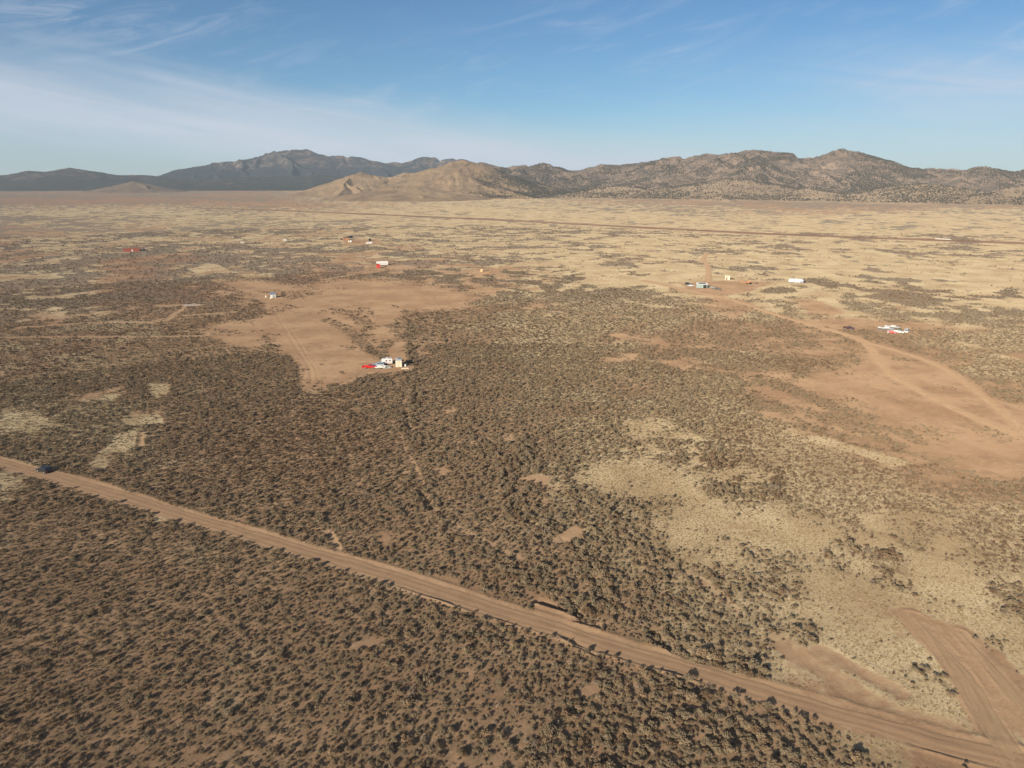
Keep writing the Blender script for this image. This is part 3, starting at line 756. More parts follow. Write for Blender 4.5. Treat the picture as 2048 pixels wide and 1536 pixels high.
def tuft_mesh(name, seed, m):
    rnd = np.random.RandomState(seed); V = []; Fc = []
    for i in range(16):
        a = rnd.uniform(0, 2 * math.pi); q = rnd.uniform(0, 0.16)
        b0 = np.array((q * math.cos(a), q * math.sin(a), 0)); a2 = rnd.uniform(0, 2 * math.pi)
        tip = b0 + np.array((math.cos(a) * 0.18, math.sin(a) * 0.18, rnd.uniform(0.18, 0.34)))
        wv = np.array((math.cos(a2), math.sin(a2), 0)) * 0.05
        k = len(V); V += [b0 - wv, b0 + wv, tip]; Fc.append((k, k + 1, k + 2))
    me = np_mesh(name, V, Fc, smooth_shade=False); me.materials.append(m)
    return me
def tree_mesh(name, seed, m, bark):
    rnd = np.random.RandomState(seed); V = []; Fc = []
    for i in range(6):                                           # short tapering trunk
        a0, a1 = i * math.pi / 3, (i + 1) * math.pi / 3
        k = len(V)
        V += [np.array((0.10 * math.cos(a0), 0.10 * math.sin(a0), -0.05)), np.array((0.10 * math.cos(a1), 0.10 * math.sin(a1), -0.05)), np.array((0.03, 0, 0.7))]
        Fc.append((k, k + 1, k + 2))
    nt_ = len(Fc)
    for j in range(75):
        zf = rnd.uniform(0.12, 1.0)
        w_ = 0.46 * math.sqrt(max(0, 1 - ((zf - 0.42) / 0.62) ** 2)); a = rnd.uniform(0, 2 * math.pi); q = w_ * rnd.uniform(0.55, 1.05)
        p = np.array((q * math.cos(a), q * math.sin(a), zf)); u = rnd.normal(size=3); u /= np.linalg.norm(u); wv = rnd.normal(size=3); wv /= np.linalg.norm(wv)
        k = len(V); V += [p - u * 0.16, p + u * 0.16, p + wv * 0.26]; Fc.append((k, k + 1, k + 2))
    me = np_mesh(name, V, Fc, smooth_shade=False)
    me.materials.append(m); me.materials.append(bark)
    mi = np.zeros(len(Fc), np.int32); mi[:nt_] = 1
    me.polygons.foreach_set('material_index', mi)
    return me
sage_m = leaf_material('sagebrush_leaves', (0.25, 0.195, 0.126), (0.215, 0.173, 0.116), (0.265, 0.19, 0.117))
brown_m = leaf_material('brown_brush_leaves', (0.18, 0.123, 0.077), (0.155, 0.108, 0.07), (0.225, 0.156, 0.097))
grass_m = leaf_material('straw_blades', (0.31, 0.23, 0.13), (0.35, 0.27, 0.16), (0.24, 0.17, 0.095))
jun_m = leaf_material('juniper_leaves', (0.08, 0.076, 0.056), (0.095, 0.085, 0.062), (0.065, 0.066, 0.05))
bark_m = mat('juniper_bark', (0.16, 0.11, 0.08), 0.95)
SAGE = [bush_mesh('sagebrush', 100 + i, sage_m, lobes=(5, 8, 10, 6, 12, 7, 9)[i], hgt=(0.5, 0.62, 0.56, 0.7, 0.48, 0.58, 0.66)[i], spread=(0.26, 0.36, 0.42, 0.3, 0.46, 0.34, 0.38)[i], leaf=(0.08, 0.1, 0.09, 0.085, 0.1, 0.075, 0.095)[i]) for i in range(7)]
SAGE += [bush_mesh('sagebrush', 140 + i, brown_m, lobes=6 + i % 3, hgt=0.42 + 0.06 * (i % 3), leaf=0.09) for i in range(4)]
dead_m = leaf_material('dry_twigs', (0.27, 0.22, 0.165), (0.22, 0.175, 0.13), (0.32, 0.25, 0.17))
SAGE += [bush_mesh('sagebrush', 170 + i, dead_m, lobes=5 + i, leaves=11, hgt=0.5, leaf=0.085) for i in range(3)]
def scatter(name, pts, rot, scl, pick, meshes):
    me = np_mesh(name, pts, np.zeros((0, 3), int), {'rot': ('FLOAT_VECTOR', rot.astype(np.float32)), 'scl': ('FLOAT_VECTOR', scl.astype(np.float32)), 'pick': ('INT', pick.astype(np.int32))})
    o = link(name, me)
    pc = bpy.data.collections.new(name + '_kinds')
    for i, k in enumerate(meshes):
        q = bpy.data.objects.new('%s_kind_%02d' % (name, i), k); pc.objects.link(q)
    g = bpy.data.node_groups.new(name + '_scatter', 'GeometryNodeTree')
    g.interface.new_socket('Geometry', in_out='INPUT', socket_type='NodeSocketGeometry')
    g.interface.new_socket('Geometry', in_out='OUTPUT', socket_type='NodeSocketGeometry')
    gi, go = N(g, 'NodeGroupInput'), N(g, 'NodeGroupOutput')
    ci = N(g, 'GeometryNodeCollectionInfo'); ci.inputs['Collection'].default_value = pc
    ci.inputs['Separate Children'].default_value = True; ci.inputs['Reset Children'].default_value = True
    ip = N(g, 'GeometryNodeInstanceOnPoints'); ip.inputs['Pick Instance'].default_value = True
    def na(nm, ty):
        n = N(g, 'GeometryNodeInputNamedAttribute', data_type=ty); n.inputs[0].default_value = nm
        return [s for s in n.outputs if s.enabled][0]
    g.links.new(gi.outputs[0], ip.inputs['Points']); g.links.new(ci.outputs[0], ip.inputs['Instance'])
    g.links.new(na('pick', 'INT'), ip.inputs['Instance Index']); g.links.new(na('rot', 'FLOAT_VECTOR'), ip.inputs['Rotation'])
    g.links.new(na('scl', 'FLOAT_VECTOR'), ip.inputs['Scale']); g.links.new(ip.outputs[0], go.inputs[0])
    md = o.modifiers.new('scatter', 'NODES'); md.node_group = g
    return o
rng = np.random.RandomState(4)
def cand(r0, r1, cell, half=R(46)):
    n = int(r1 / cell) + 2
    ix, iy = np.meshgrid(np.arange(-n, n + 1), np.arange(0, n + 1))
    x = (ix.ravel() + rng.uniform(0, 1, ix.size)) * cell; y = (iy.ravel() + rng.uniform(0, 1, ix.size)) * cell
    r = np.hypot(x, y)
    m = (r >= r0) & (r < r1) & (np.abs(np.arctan2(x, y)) < half) & (r > 60)
    return x[m], y[m]
# keep the yards clear of shrubs
CLEAR = []
def keep_clear(px, py, rad): CLEAR.append((*pix(px, py), rad))
for q in ((738, 736, 4), (757, 731, 4), (768, 735, 4.5), (776, 730, 4), (797, 731, 4.5), (812, 737, 3), (546, 596, 3.5), (764, 531, 7), (757, 535, 4), (738, 488, 8), (701, 484, 5), (692, 480, 9), (485, 487, 5), (570, 482, 5), (264, 502, 14),
          (281, 500, 7), (970, 545, 6), (1404, 575, 8), (1378, 572, 6), (1422, 577, 6), (1435, 580, 4), (1455, 559, 4), (1497, 567, 6), (1595, 566, 9), (1697, 657, 4), (1772, 660, 7), (1790, 663, 7), (1813, 662, 4), (88, 944, 3.2), (1885, 480, 16)):
    keep_clear(*q)
px_, py_, ps_, pt_ = [], [], [], []
for r0, r1, cell, dens, sc in ((60, 340, 0.86, 0.95, 0.97), (340, 620, 1.45, 0.92, 1.12), (620, 1150, 2.9, 0.8, 1.38)):
    x, y = cand(r0, r1, cell)
    c, s_, b_, sz, _, a1, a2, tk = fields(x, y)
    lone = rng.uniform(0, 1, len(x)) < (0.035 + 0.13 * s_ * (r1 < 400)) * (1 - 0.85 * b_) * (tk < 0.1)
    keep = (rng.uniform(0, 1, len(x)) < c * dens) | lone
    for (kx, ky, kr) in CLEAR: keep &= np.hypot(x - kx, y - ky) > kr
    sz = np.where(lone, sz * rng.uniform(0.32, 0.75, len(x)), sz)
    x, y, c, s_, sz, a1, a2 = [q[keep] for q in (x, y, c, s_, sz, a1, a2)]
    u, v = to_pix(x, y)
    brown = smooth(in_poly(u, v, [(1520, 840), (1850, 930), (2060, 1040), (2060, 1180), (1760, 1160), (1500, 900)]), -25, 25) * 0.75
    brown = np.maximum(brown, smooth(a1 * 1.6 + a2 * 0.5, 0.05, 0.35) * 0.7)
    px_.append(x); py_.append(y); pt_.append(rng.uniform(0, 1, len(x)) < brown + 0.25)
    ps_.append(sc * sz * rng.lognormal(-0.08, 0.42, len(x)).clip(0.35, 2.1) * 0.98 * (0.8 + 0.25 * c))
bx, by, bs, bt = [np.concatenate(q) for q in (px_, py_, ps_, pt_)]
bz = height(bx, by) - 0.03
bpick = np.where(bt, 7 + rng.randint(0, 4, len(bx)), rng.randint(0, 7, len(bx)))
bpick = np.where(rng.uniform(0, 1, len(bx)) < 0.1, 11 + rng.randint(0, 3, len(bx)), bpick)
brot = rng.uniform(0, 2 * math.pi, len(bx))
bh = rng.uniform(0.68, 1.12, len(bx))
# the largest ones in view stand as single plants
u, v = to_pix(bx, by)
depth = by * cp + H * sp
vis = (u > 4) & (u < 2044) & (v > 380) & (v < 1528)
isl = vis & (in_poly(u, v, [(1750, 1310), (2000, 1310), (2000, 1425), (1750, 1425)]) > 0) & (bs > 0.95)
score = np.where(vis, bs / depth, 0) + np.where(isl, 10, 0)
top = np.argsort(-score)[:300]
rest = np.ones(len(bx), bool); rest[top] = False
for k in top:
    o = link('sagebrush_shrub', SAGE[bpick[k]])
    o.location = (bx[k], by[k], bz[k]); o.rotation_euler = (0, 0, brot[k]); o.scale = (bs[k], bs[k], bs[k] * bh[k])
    if isl[k]: tag(o, 'dark sagebrush standing on the straw patch between the two dirt roads', 'shrub', 'sagebrush on the straw patch between the two roads')
    else: tag(o, 'large olive sagebrush in the scrub nearest the bottom edge of the photo', 'shrub', 'large sagebrush in the nearest scrub')
sage = scatter('sagebrush_scrub', np.stack([bx, by, bz], 1)[rest], np.stack([brot * 0, brot * 0, brot], 1)[rest], np.stack([bs, bs, bs * bh], 1)[rest], bpick[rest], SAGE)
tag(sage, 'grey brown sagebrush scrub covering the plain', 'scrub', kind='stuff')
# dry grass
gxs, gys, gss = [], [], []
for r0, r1, cell, sc in ((60, 200, 0.5, 0.66), (200, 320, 0.8, 0.9)):
    x, y = cand(r0, r1, cell)
    c, s_, b_, sz, _, a1, a2, tk = fields(x, y)
    keep = rng.uniform(0, 1, len(x)) < (0.05 + 0.6 * s_) * (1 - smooth(b_, 0.05, 0.4)) * (1 - 0.45 * c)
    for (kx, ky, kr) in CLEAR: keep &= np.hypot(x - kx, y - ky) > kr
    gxs.append(x[keep]); gys.append(y[keep]); gss.append(sc * rng.uniform(0.6, 1.4, keep.sum()))
x, y, s_ = [np.concatenate(q) for q in (gxs, gys, gss)]
rz = rng.uniform(0, 6.28, len(x))
TUFT = [tuft_mesh('dry_grass', 200 + i, grass_m) for i in range(4)]
o = scatter('dry_grass', np.stack([x, y, height(x, y) - 0.02], 1), np.stack([rz * 0, rz * 0, rz], 1), np.stack([s_, s_, s_], 1), rng.randint(0, 4, len(x)), TUFT)
tag(o, 'pale dry grass tufts between the shrubs', 'grass', kind='stuff')
# junipers on the right hand range and its feet
n = 420000
a0, a1 = math.atan((930 - 1024) / (F / cp)), math.atan((2500 - 1024) / (F / cp))
aa = rng.uniform(a0, a1, n); rr_ = np.sqrt(rng.uniform(2250 ** 2, 3700 ** 2, n))
x, y = rr_ * np.sin(aa), rr_ * np.cos(aa)
zt = straw_fn(x, y)
zr, zf = right_range(x, y), foot_fn(x, y)
z = np.maximum(np.maximum(zr, zt), zf)
ut = 1024 + F / cp * x / y
dn = fbm(x, y, 160, 4, 801) * 0.65 + fbm(x, y, 45, 3, 811) * 0.35
p = smooth(dn, 0.38, 0.62) * 0.85 + 0.07
p = np.where(zf > z - 0.01, p * 0.45 + 0.03, p)
p = np.where(zt > z - 0.01, p * smooth(ut + (dn - 0.5) * 160, 955, 1030), p)
lowb = np.where(z < 3, np.exp(-np.maximum(0, 2480 - rr_) / 40) * smooth(rr_, 2330, 2480), 1)
keep = (rng.uniform(0, 1, n) < p * lowb * 0.55)
x, y, z = x[keep], y[keep], np.maximum(z[keep], 0) - 0.1
hs = rng.uniform(1.6, 3.2, len(x))
rz = rng.uniform(0, 6.28, len(x))
JUN = [tree_mesh('juniper', 300 + i, jun_m, bark_m) for i in range(5)]
o = scatter('juniper_woodland', np.stack([x, y, z], 1), np.stack([rz * 0, rz * 0, rz], 1), np.stack([hs * 1.1, hs * 1.1, hs], 1), rng.randint(0, 5, len(x)), JUN)
tag(o, 'dark juniper trees dotted over the far hills', 'woodland', kind='stuff')

# ------------------------------------------------------------------ vehicles, trailers, sheds
class MB:
    def __init__(self): self.V = []; self.F = []
    def poly(self, pts, faces):
        k = len(self.V); self.V += [tuple(p) for p in pts]; self.F += [tuple(i + k for i in f) for f in faces]; return self
    def box(self, x0, x1, y0, y1, z0, z1, tx=0.0, ty=0.0):
        p = [(x0, y0, z0), (x1, y0, z0), (x1, y1, z0), (x0, y1, z0), (x0 + tx, y0 + ty, z1), (x1 - tx, y0 + ty, z1), (x1 - tx, y1 - ty, z1), (x0 + tx, y1 - ty, z1)]
        return self.poly(p, [(3, 2, 1, 0), (4, 5, 6, 7), (0, 1, 5, 4), (1, 2, 6, 5), (2, 3, 7, 6), (3, 0, 4, 7)])
    def prism(self, prof, y0, y1, inset=None):
        """side profile in x, z carried across y; inset(z) narrows it towards the top"""
        n = len(prof); f = inset or (lambda z: 0.0)
        a = [(x, y0 + f(z), z) for x, z in prof]; b = [(x, y1 - f(z), z) for x, z in prof]
        return self.poly(a + b, [tuple(range(n))[::-1], tuple(range(n, 2 * n))] + [(i, (i + 1) % n, n + (i + 1) % n, n + i) for i in range(n)])
    def cyl(self, c, r, h, axis='y', n=14, r2=None):
        r2 = r if r2 is None else r2; P = []
        for s, q in ((-h / 2, r), (h / 2, r2)):
            for i in range(n):
                a = 2 * math.pi * i / n; u, v_ = q * math.cos(a), q * math.sin(a)
                P.append({'y': (c[0] + u, c[1] + s, c[2] + v_), 'z': (c[0] + u, c[1] + v_, c[2] + s), 'x': (c[0] + s, c[1] + u, c[2] + v_)}[axis])
        return self.poly(P, [tuple(range(n)), tuple(range(n, 2 * n))[::-1]] + [(i, n + i, n + (i + 1) % n, (i + 1) % n) for i in range(n)])
    def mound(self, a, b, h, seed, n=18, rings=6, rough=0.25):
        rnd = random.Random(seed); P = []; Fq = []
        ph = [rnd.uniform(0, 6.28) for _ in range(4)]
        for j in range(rings):
            q = 1 - j / (rings - 0.5)
            for i in range(n):
                t = 2 * math.pi * i / n
                k = q * (1 + rough * (0.5 * math.sin(2 * t + ph[0]) + 0.3 * math.sin(3 * t + ph[1]) + rnd.uniform(-0.25, 0.25)))
                P.append((a * k * math.cos(t), b * k * math.sin(t), h * (1 - q ** 1.5) * (1 + rough * rnd.uniform(-0.4, 0.4)) - (0.15 if j == 0 else 0)))
        P.append((0, 0, h * rnd.uniform(0.9, 1.05)))
        for j in range(rings - 1):
            for i in range(n):
                Fq.append((j * n + i, j * n + (i + 1) % n, (j + 1) * n + (i + 1) % n, (j + 1) * n + i))
        for i in range(n): Fq.append(((rings - 1) * n + i, (rings - 1) * n + (i + 1) % n, len(P) - 1))
        return self.poly(P, Fq)
    def build(self, name, m, parent=None, label=None, bev=0.0):
        me = bpy.data.meshes.new(name); me.from_pydata(self.V, [], self.F)
        import bmesh
        b = bmesh.new(); b.from_mesh(me); bmesh.ops.recalc_face_normals(b, faces=b.faces)
        if bev: bmesh.ops.bevel(b, geom=list(b.edges), offset=bev, segments=2, affect='EDGES', clamp_overlap=True)
        b.to_mesh(me); b.free()
        me.materials.append(m)
        o = link(name, me, parent)
        if label: o['label'] = label
        return o
def thing(name, label, cat, px, py, th=0.0, group=None, sink=0.03):
    """th turns the thing's long axis away from the picture's right hand side, anticlockwise seen from above"""
    x, y = pix(px, py)
    o = bpy.data.objects.new(name, None); COL.objects.link(o)
    o.location = (x, y, height1(x, y) - sink); o.rotation_euler = (0, 0, R(th) - math.atan2(x, y)); o.empty_display_size = 0.5
    return tag(o, label, cat, group)
glass = mat('dark_glass', (0.02, 0.025, 0.03), 0.08, 0.0, 0.05, 3, 0.6)
rubber = mat('tyre_rubber', (0.025, 0.024, 0.023), 0.85, 0, 0.1, 9)
steel = mat('wheel_steel', (0.55, 0.54, 0.52), 0.35, 0.7, 0.06, 8)
white_p = mat('white_paint', (0.56, 0.555, 0.54), 0.35, 0, 0.03, 2.5, 0.5)
offw = mat('weathered_white', (0.52, 0.50, 0.455), 0.5, 0, 0.06, 1.6, 0.4)
cream = mat('cream_siding', (0.58, 0.51, 0.38), 0.6, 0, 0.06, 2)
tan_w = mat('tan_plywood', (0.60, 0.43, 0.23), 0.75, 0, 0.09, 3)
redp = mat('red_car_paint', (0.46, 0.018, 0.012), 0.28, 0, 0.05, 2, 0.55)
redb = mat('red_barn_paint', (0.30, 0.07, 0.042), 0.7, 0, 0.08, 2)
redshed = mat('bright_red_paint', (0.50, 0.035, 0.022), 0.5, 0, 0.05, 2)
silver = mat('silver_blue_paint', (0.42, 0.50, 0.60), 0.25, 0.45, 0.04, 2, 0.6)
navy = mat('dark_blue_paint', (0.02, 0.026, 0.045), 0.22, 0.1, 0.05, 2, 0.6)
blackp = mat('black_paint', (0.022, 0.02, 0.022), 0.3, 0, 0.08, 2, 0.5)
maroon = mat('dark_maroon_paint', (0.06, 0.018, 0.022), 0.35, 0, 0.08, 2, 0.5)
greym = mat('grey_metal', (0.27, 0.29, 0.28), 0.5, 0.3, 0.06, 1.5)
green_g = mat('grey_green_siding', (0.22, 0.27, 0.255), 0.6, 0.05, 0.06, 1.2)
bluroof = mat('blue_grey_roofing', (0.20, 0.23, 0.28), 0.55, 0.2, 0.08, 1.2)
bluedk = mat('dark_blue_panel', (0.035, 0.05, 0.09), 0.25, 0.1, 0.05, 2, 0.5)
brownr = mat('brown_roofing', (0.14, 0.085, 0.06), 0.8, 0, 0.08, 1.5)
orange = mat('orange_paint', (0.42, 0.18, 0.055), 0.5, 0, 0.08, 2)
orwood = mat('orange_brown_siding', (0.36, 0.165, 0.07), 0.75, 0, 0.08, 1.8)
dirtor = mat('orange_dirt', (0.36, 0.215, 0.11), 1.0, 0, 0.1, 1.2, 0.05)
lumber = mat('pale_lumber', (0.62, 0.52, 0.38), 0.85, 0, 0.08, 4)
tarp = mat('grey_tarp', (0.26, 0.27, 0.24), 0.7, 0, 0.14, 1.4)
black_wall_shade = mat('black_wall_bay_shade', (0.02, 0.018, 0.016), 0.9, 0, 0.1, 2)  # near-black walls, and the painted shade of the garage bay
concrete = mat('pale_concrete', (0.38, 0.325, 0.27), 0.9, 0, 0.06, 0.6)
lampm = mat('lamp_lens', (0.75, 0.74, 0.70), 0.15, 0, 0.03, 4, 0.6)
tailm = mat('tail_lens', (0.45, 0.02, 0.02), 0.2, 0, 0.05, 4, 0.6)

def wheels(root, xs, w, r=0.38, wid=0.26):
    for x in xs:
        for s in (-1, 1):
            t = MB().cyl((x, s * (w / 2 - wid / 2 + 0.02), r), r, wid).build('wheel', rubber, root)
            MB().cyl((x, s * (w / 2 + 0.025), r), r * 0.62, 0.03).build('rim', steel, t)
def lamps(root, L, w, z, front=True, rear=True):
    for s in (-1, 1):
        y = s * (w / 2 - 0.24)
        if front: MB().box(L / 2 - 0.03, L / 2 + 0.02, y - 0.16, y + 0.16, z - 0.08, z + 0.09).build('headlight', lampm, root)
        if rear: MB().box(-L / 2 - 0.02, -L / 2 + 0.03, y - 0.1, y + 0.1, z - 0.1, z + 0.14).build('tail_light', tailm, root)
def pickup(name, label, px, py, th, m, L=5.8, w=1.95, lift=0.0, cap=None):
    r = thing(name, label, 'pickup truck', px, py, th)
    h = L / 2; b = 0.42 + lift
    front = [(-h * 0.12, b), (h, b), (h, b + 0.55), (h - 0.1, b + 0.68), (h * 0.52, b + 0.74), (-h * 0.12, b + 0.72)]
    body = MB().prism(front, -w / 2, w / 2, lambda z: 0.04 if z > b + 0.5 else 0).build('body', m, r, bev=0.03)
    bx = MB().box(-h, -h * 0.125, -w / 2, w / 2, b, b + 0.2).build('bed', m, r)
    MB().box(-h, -h * 0.13, w / 2 - 0.09, w / 2, b + 0.202, b + 0.70).build('bed_side', m, bx)
    MB().box(-h, -h * 0.13, -w / 2, -w / 2 + 0.09, b + 0.202, b + 0.70).build('bed_side', m, bx)
    MB().box(-h - 0.05, -h - 0.003, -w / 2 + 0.02, w / 2 - 0.02, b + 0.1, b + 0.69).build('tailgate', m, bx)
    cab = [(-h * 0.12, b + 0.722), (h * 0.50, b + 0.742), (h * 0.27, b + 1.25), (-h * 0.08, b + 1.28)]
    MB().prism(cab, -w / 2 + 0.06, w / 2 - 0.06, lambda z: 0.15 if z > b + 1 else 0).build('cab', m, r, bev=0.02)
    win = [(-h * 0.06, b + 0.80), (h * 0.40, b + 0.80), (h * 0.235, b + 1.18), (-h * 0.04, b + 1.18)]
    for s in (-1, 1):
        y = s * (w / 2 - 0.045)
        MB().poly([(x, y - s * (0.135 if z > b + 1 else 0.0), z) for x, z in win] + [(x, y - s * (0.165 if z > b + 1 else 0.03), z) for x, z in win],
                  [(0, 1, 2, 3), (7, 6, 5, 4), (0, 4, 5, 1), (1, 5, 6, 2), (2, 6, 7, 3), (3, 7, 4, 0)]).build('window', glass, r)
    MB().poly([(h * 0.485, -w / 2 + 0.16, b + 0.79), (h * 0.485, w / 2 - 0.16, b + 0.79), (h * 0.295, w / 2 - 0.26, b + 1.22), (h * 0.295, -w / 2 + 0.26, b + 1.22),
               (h * 0.46, -w / 2 + 0.16, b + 0.76), (h * 0.46, w / 2 - 0.16, b + 0.76), (h * 0.27, w / 2 - 0.26, b + 1.19), (h * 0.27, -w / 2 + 0.26, b + 1.19)],
              [(0, 1, 2, 3), (7, 6, 5, 4), (0, 4, 5, 1), (1, 5, 6, 2), (2, 6, 7, 3), (3, 7, 4, 0)]).build('windscreen', glass, r)
    MB().box(h + 0.004, h + 0.11, -w / 2 + 0.03, w / 2 - 0.03, b - 0.02, b + 0.2).build('bumper', steel, r)
    MB().box(-h - 0.16, -h - 0.06, -w / 2 + 0.03, w / 2 - 0.03, b - 0.02, b + 0.14).build('bumper', steel, r)
    lamps(r, L, w, b + 0.42, rear=False)
    wheels(r, (-h * 0.56, h * 0.63), w, 0.40)
    return r
def car(name, label, cat, px, py, th, m, L=4.6, w=1.84, kind='suv', group=None):
    r = thing(name, label, cat, px, py, th, group); h = L / 2; b = 0.30
    if kind == 'suv': belt, top = 1.02, 1.72; roof = [(-h * 0.96, belt), (h * 0.40, belt), (h * 0.12, top), (-h * 0.80, top - 0.03)]
    elif kind == 'van': belt, top = 1.10, 2.05; roof = [(-h * 0.98, belt), (h * 0.78, belt), (h * 0.44, top), (-h * 0.94, top)]
    else: belt, top = 0.90, 1.42; roof = [(-h * 0.78, belt), (h * 0.42, belt), (h * 0.06, top), (-h * 0.46, top - 0.02)]
    hood = belt - 0.10 if kind != 'van' else belt - 0.05
    prof = [(-h, b + 0.1), (-h * 0.9, b), (h * 0.92, b), (h, b + 0.15), (h * 0.985, hood - 0.16), (h * 0.90, hood - 0.04), (roof[1][0], belt - 0.002), (roof[0][0], belt - 0.002), (-h, belt - 0.12)]
    MB().prism(prof, -w / 2, w / 2, lambda z: 0.05 if z > belt - 0.15 else 0).build('body', m, r, bev=0.03)
    MB().prism(roof, -w / 2 + 0.05, w / 2 - 0.05, lambda z: 0.17 if z > belt + 0.2 else 0).build('cabin', m, r, bev=0.02)
    sx = lambda x, z: (x, z)
    k0, k1 = 0.10, 0.84
    def at(t, q):
        lo = roof[0][0] + (roof[1][0] - roof[0][0]) * t; hi = roof[3][0] + (roof[2][0] - roof[3][0]) * t
        return lo + (hi - lo) * q, belt + (top - belt) * q
    for t0, t1 in ((0.06, 0.36), (0.39, 0.64), (0.67, 0.93)):
        c4 = [at(t0, k0), at(t1, k0), at(t1, k1), at(t0, k1)]
        for s in (-1, 1):
            f = lambda z: s * (w / 2 - 0.038 - 0.17 * (z - belt) / (top - belt))
            MB().poly([(x, f(z), z) for x, z in c4] + [(x, f(z) - s * 0.04, z) for x, z in c4], [(0, 1, 2, 3), (7, 6, 5, 4), (0, 4, 5, 1), (1, 5, 6, 2), (2, 6, 7, 3), (3, 7, 4, 0)]).build('window', glass, r)
    for nm, i, j, s in (('windscreen', 1, 2, 1), ('rear_window', 0, 3, -1)):
        a, c = roof[i], roof[j]
        q0 = (a[0] + (c[0] - a[0]) * 0.1 + s * 0.015, a[1] + (c[1] - a[1]) * 0.1); q1 = (a[0] + (c[0] - a[0]) * 0.86 + s * 0.015, a[1] + (c[1] - a[1]) * 0.86)
        y0, y1 = w / 2 - 0.17, w / 2 - 0.27
        MB().poly([(q0[0], -y0, q0[1]), (q0[0], y0, q0[1]), (q1[0], y1, q1[1]), (q1[0], -y1, q1[1]), (q0[0] - s * 0.05, -y0, q0[1]), (q0[0] - s * 0.05, y0, q0[1]), (q1[0] - s * 0.05, y1, q1[1]), (q1[0] - s * 0.05, -y1, q1[1])],
                  [(0, 1, 2, 3), (7, 6, 5, 4), (0, 4, 5, 1), (1, 5, 6, 2), (2, 6, 7, 3), (3, 7, 4, 0)]).build(nm, glass, r)
    lamps(r, L, w, belt - 0.28)
    wheels(r, (-h * 0.60, h * 0.62), w, 0.35 if kind != 'suv' else 0.38)
    return r
def camper(name, label, px, py, th, L, m, w=2.4, top=3.0, fifth=False, stripe=None, nwin=3, group=None, cat='travel trailer'):
    r = thing(name, label, cat, px, py, th, group); h = L / 2; b = 0.55
    if fifth: prof = [(-h, b), (h * 0.55, b), (h * 0.57, b + 1.25), (h, b + 1.3), (h * 0.97, top - 0.15), (h * 0.86, top), (-h * 0.97, top), (-h, top - 0.1)]
    else: prof = [(-h, b + 0.15), (-h * 0.93, b), (h * 0.86, b), (h, b + 0.7), (h, top * 0.62), (h * 0.84, top), (-h * 0.9, top), (-h, top - 0.25)]
    MB().prism(prof, -w / 2, w / 2).build('body', m, r, bev=0.04)
    ws = [(-h * 0.7 + i * (1.35 * h / max(1, nwin))) for i in range(nwin)]
    for s in (-1, 1):
        for x in ws:
            MB().box(x, x + 0.62, s * (w / 2 + 0.012) - 0.012, s * (w / 2 + 0.012) + 0.012, b + 1.05, b + 1.62).build('window', glass, r)
        if stripe: MB().box(-h * 0.9, h * 0.5, s * (w / 2 + 0.008) - 0.008, s * (w / 2 + 0.008) + 0.008, b + 0.48, b + 0.70).build('stripe', stripe, r)
    d = MB().box(h * 0.24, h * 0.24 + 0.66, -w / 2 - 0.03, -w / 2 - 0.003, b + 0.08, b + 1.95).build('door', offw, r)
    MB().box(h * 0.24 + 0.54, h * 0.24 + 0.60, -w / 2 - 0.06, -w / 2 - 0.031, b + 0.95, b + 1.08).build('handle', steel, d)
    MB().box(-0.5, 0.35, -0.38, 0.38, top + 0.002, top + 0.30, 0.08, 0.06).build('roof_unit', white_p, r, bev=0.02)
    wheels(r, (-0.55, 0.32) if L > 5 else (-0.15,), w, 0.36)
    if not fifth:
        MB().poly([(h * 0.86, -0.5, b - 0.06), (h * 0.86, 0.5, b - 0.06), (h + 1.0, 0.06, b - 0.06), (h + 1.0, -0.06, b - 0.06), (h * 0.86, -0.5, b - 0.004), (h * 0.86, 0.5, b - 0.004), (h + 1.0, 0.06, b - 0.004), (h + 1.0, -0.06, b - 0.004)],
                  [(3, 2, 1, 0), (4, 5, 6, 7), (0, 1, 5, 4), (1, 2, 6, 5), (2, 3, 7, 6), (3, 0, 4, 7)]).build('hitch', blackp, r)
    for s in (-1, 1): MB().cyl((h * 0.45, s * (w / 2 - 0.3), 0.27), 0.05, 0.52, 'z', 8).build('jack', steel, r)
    return r
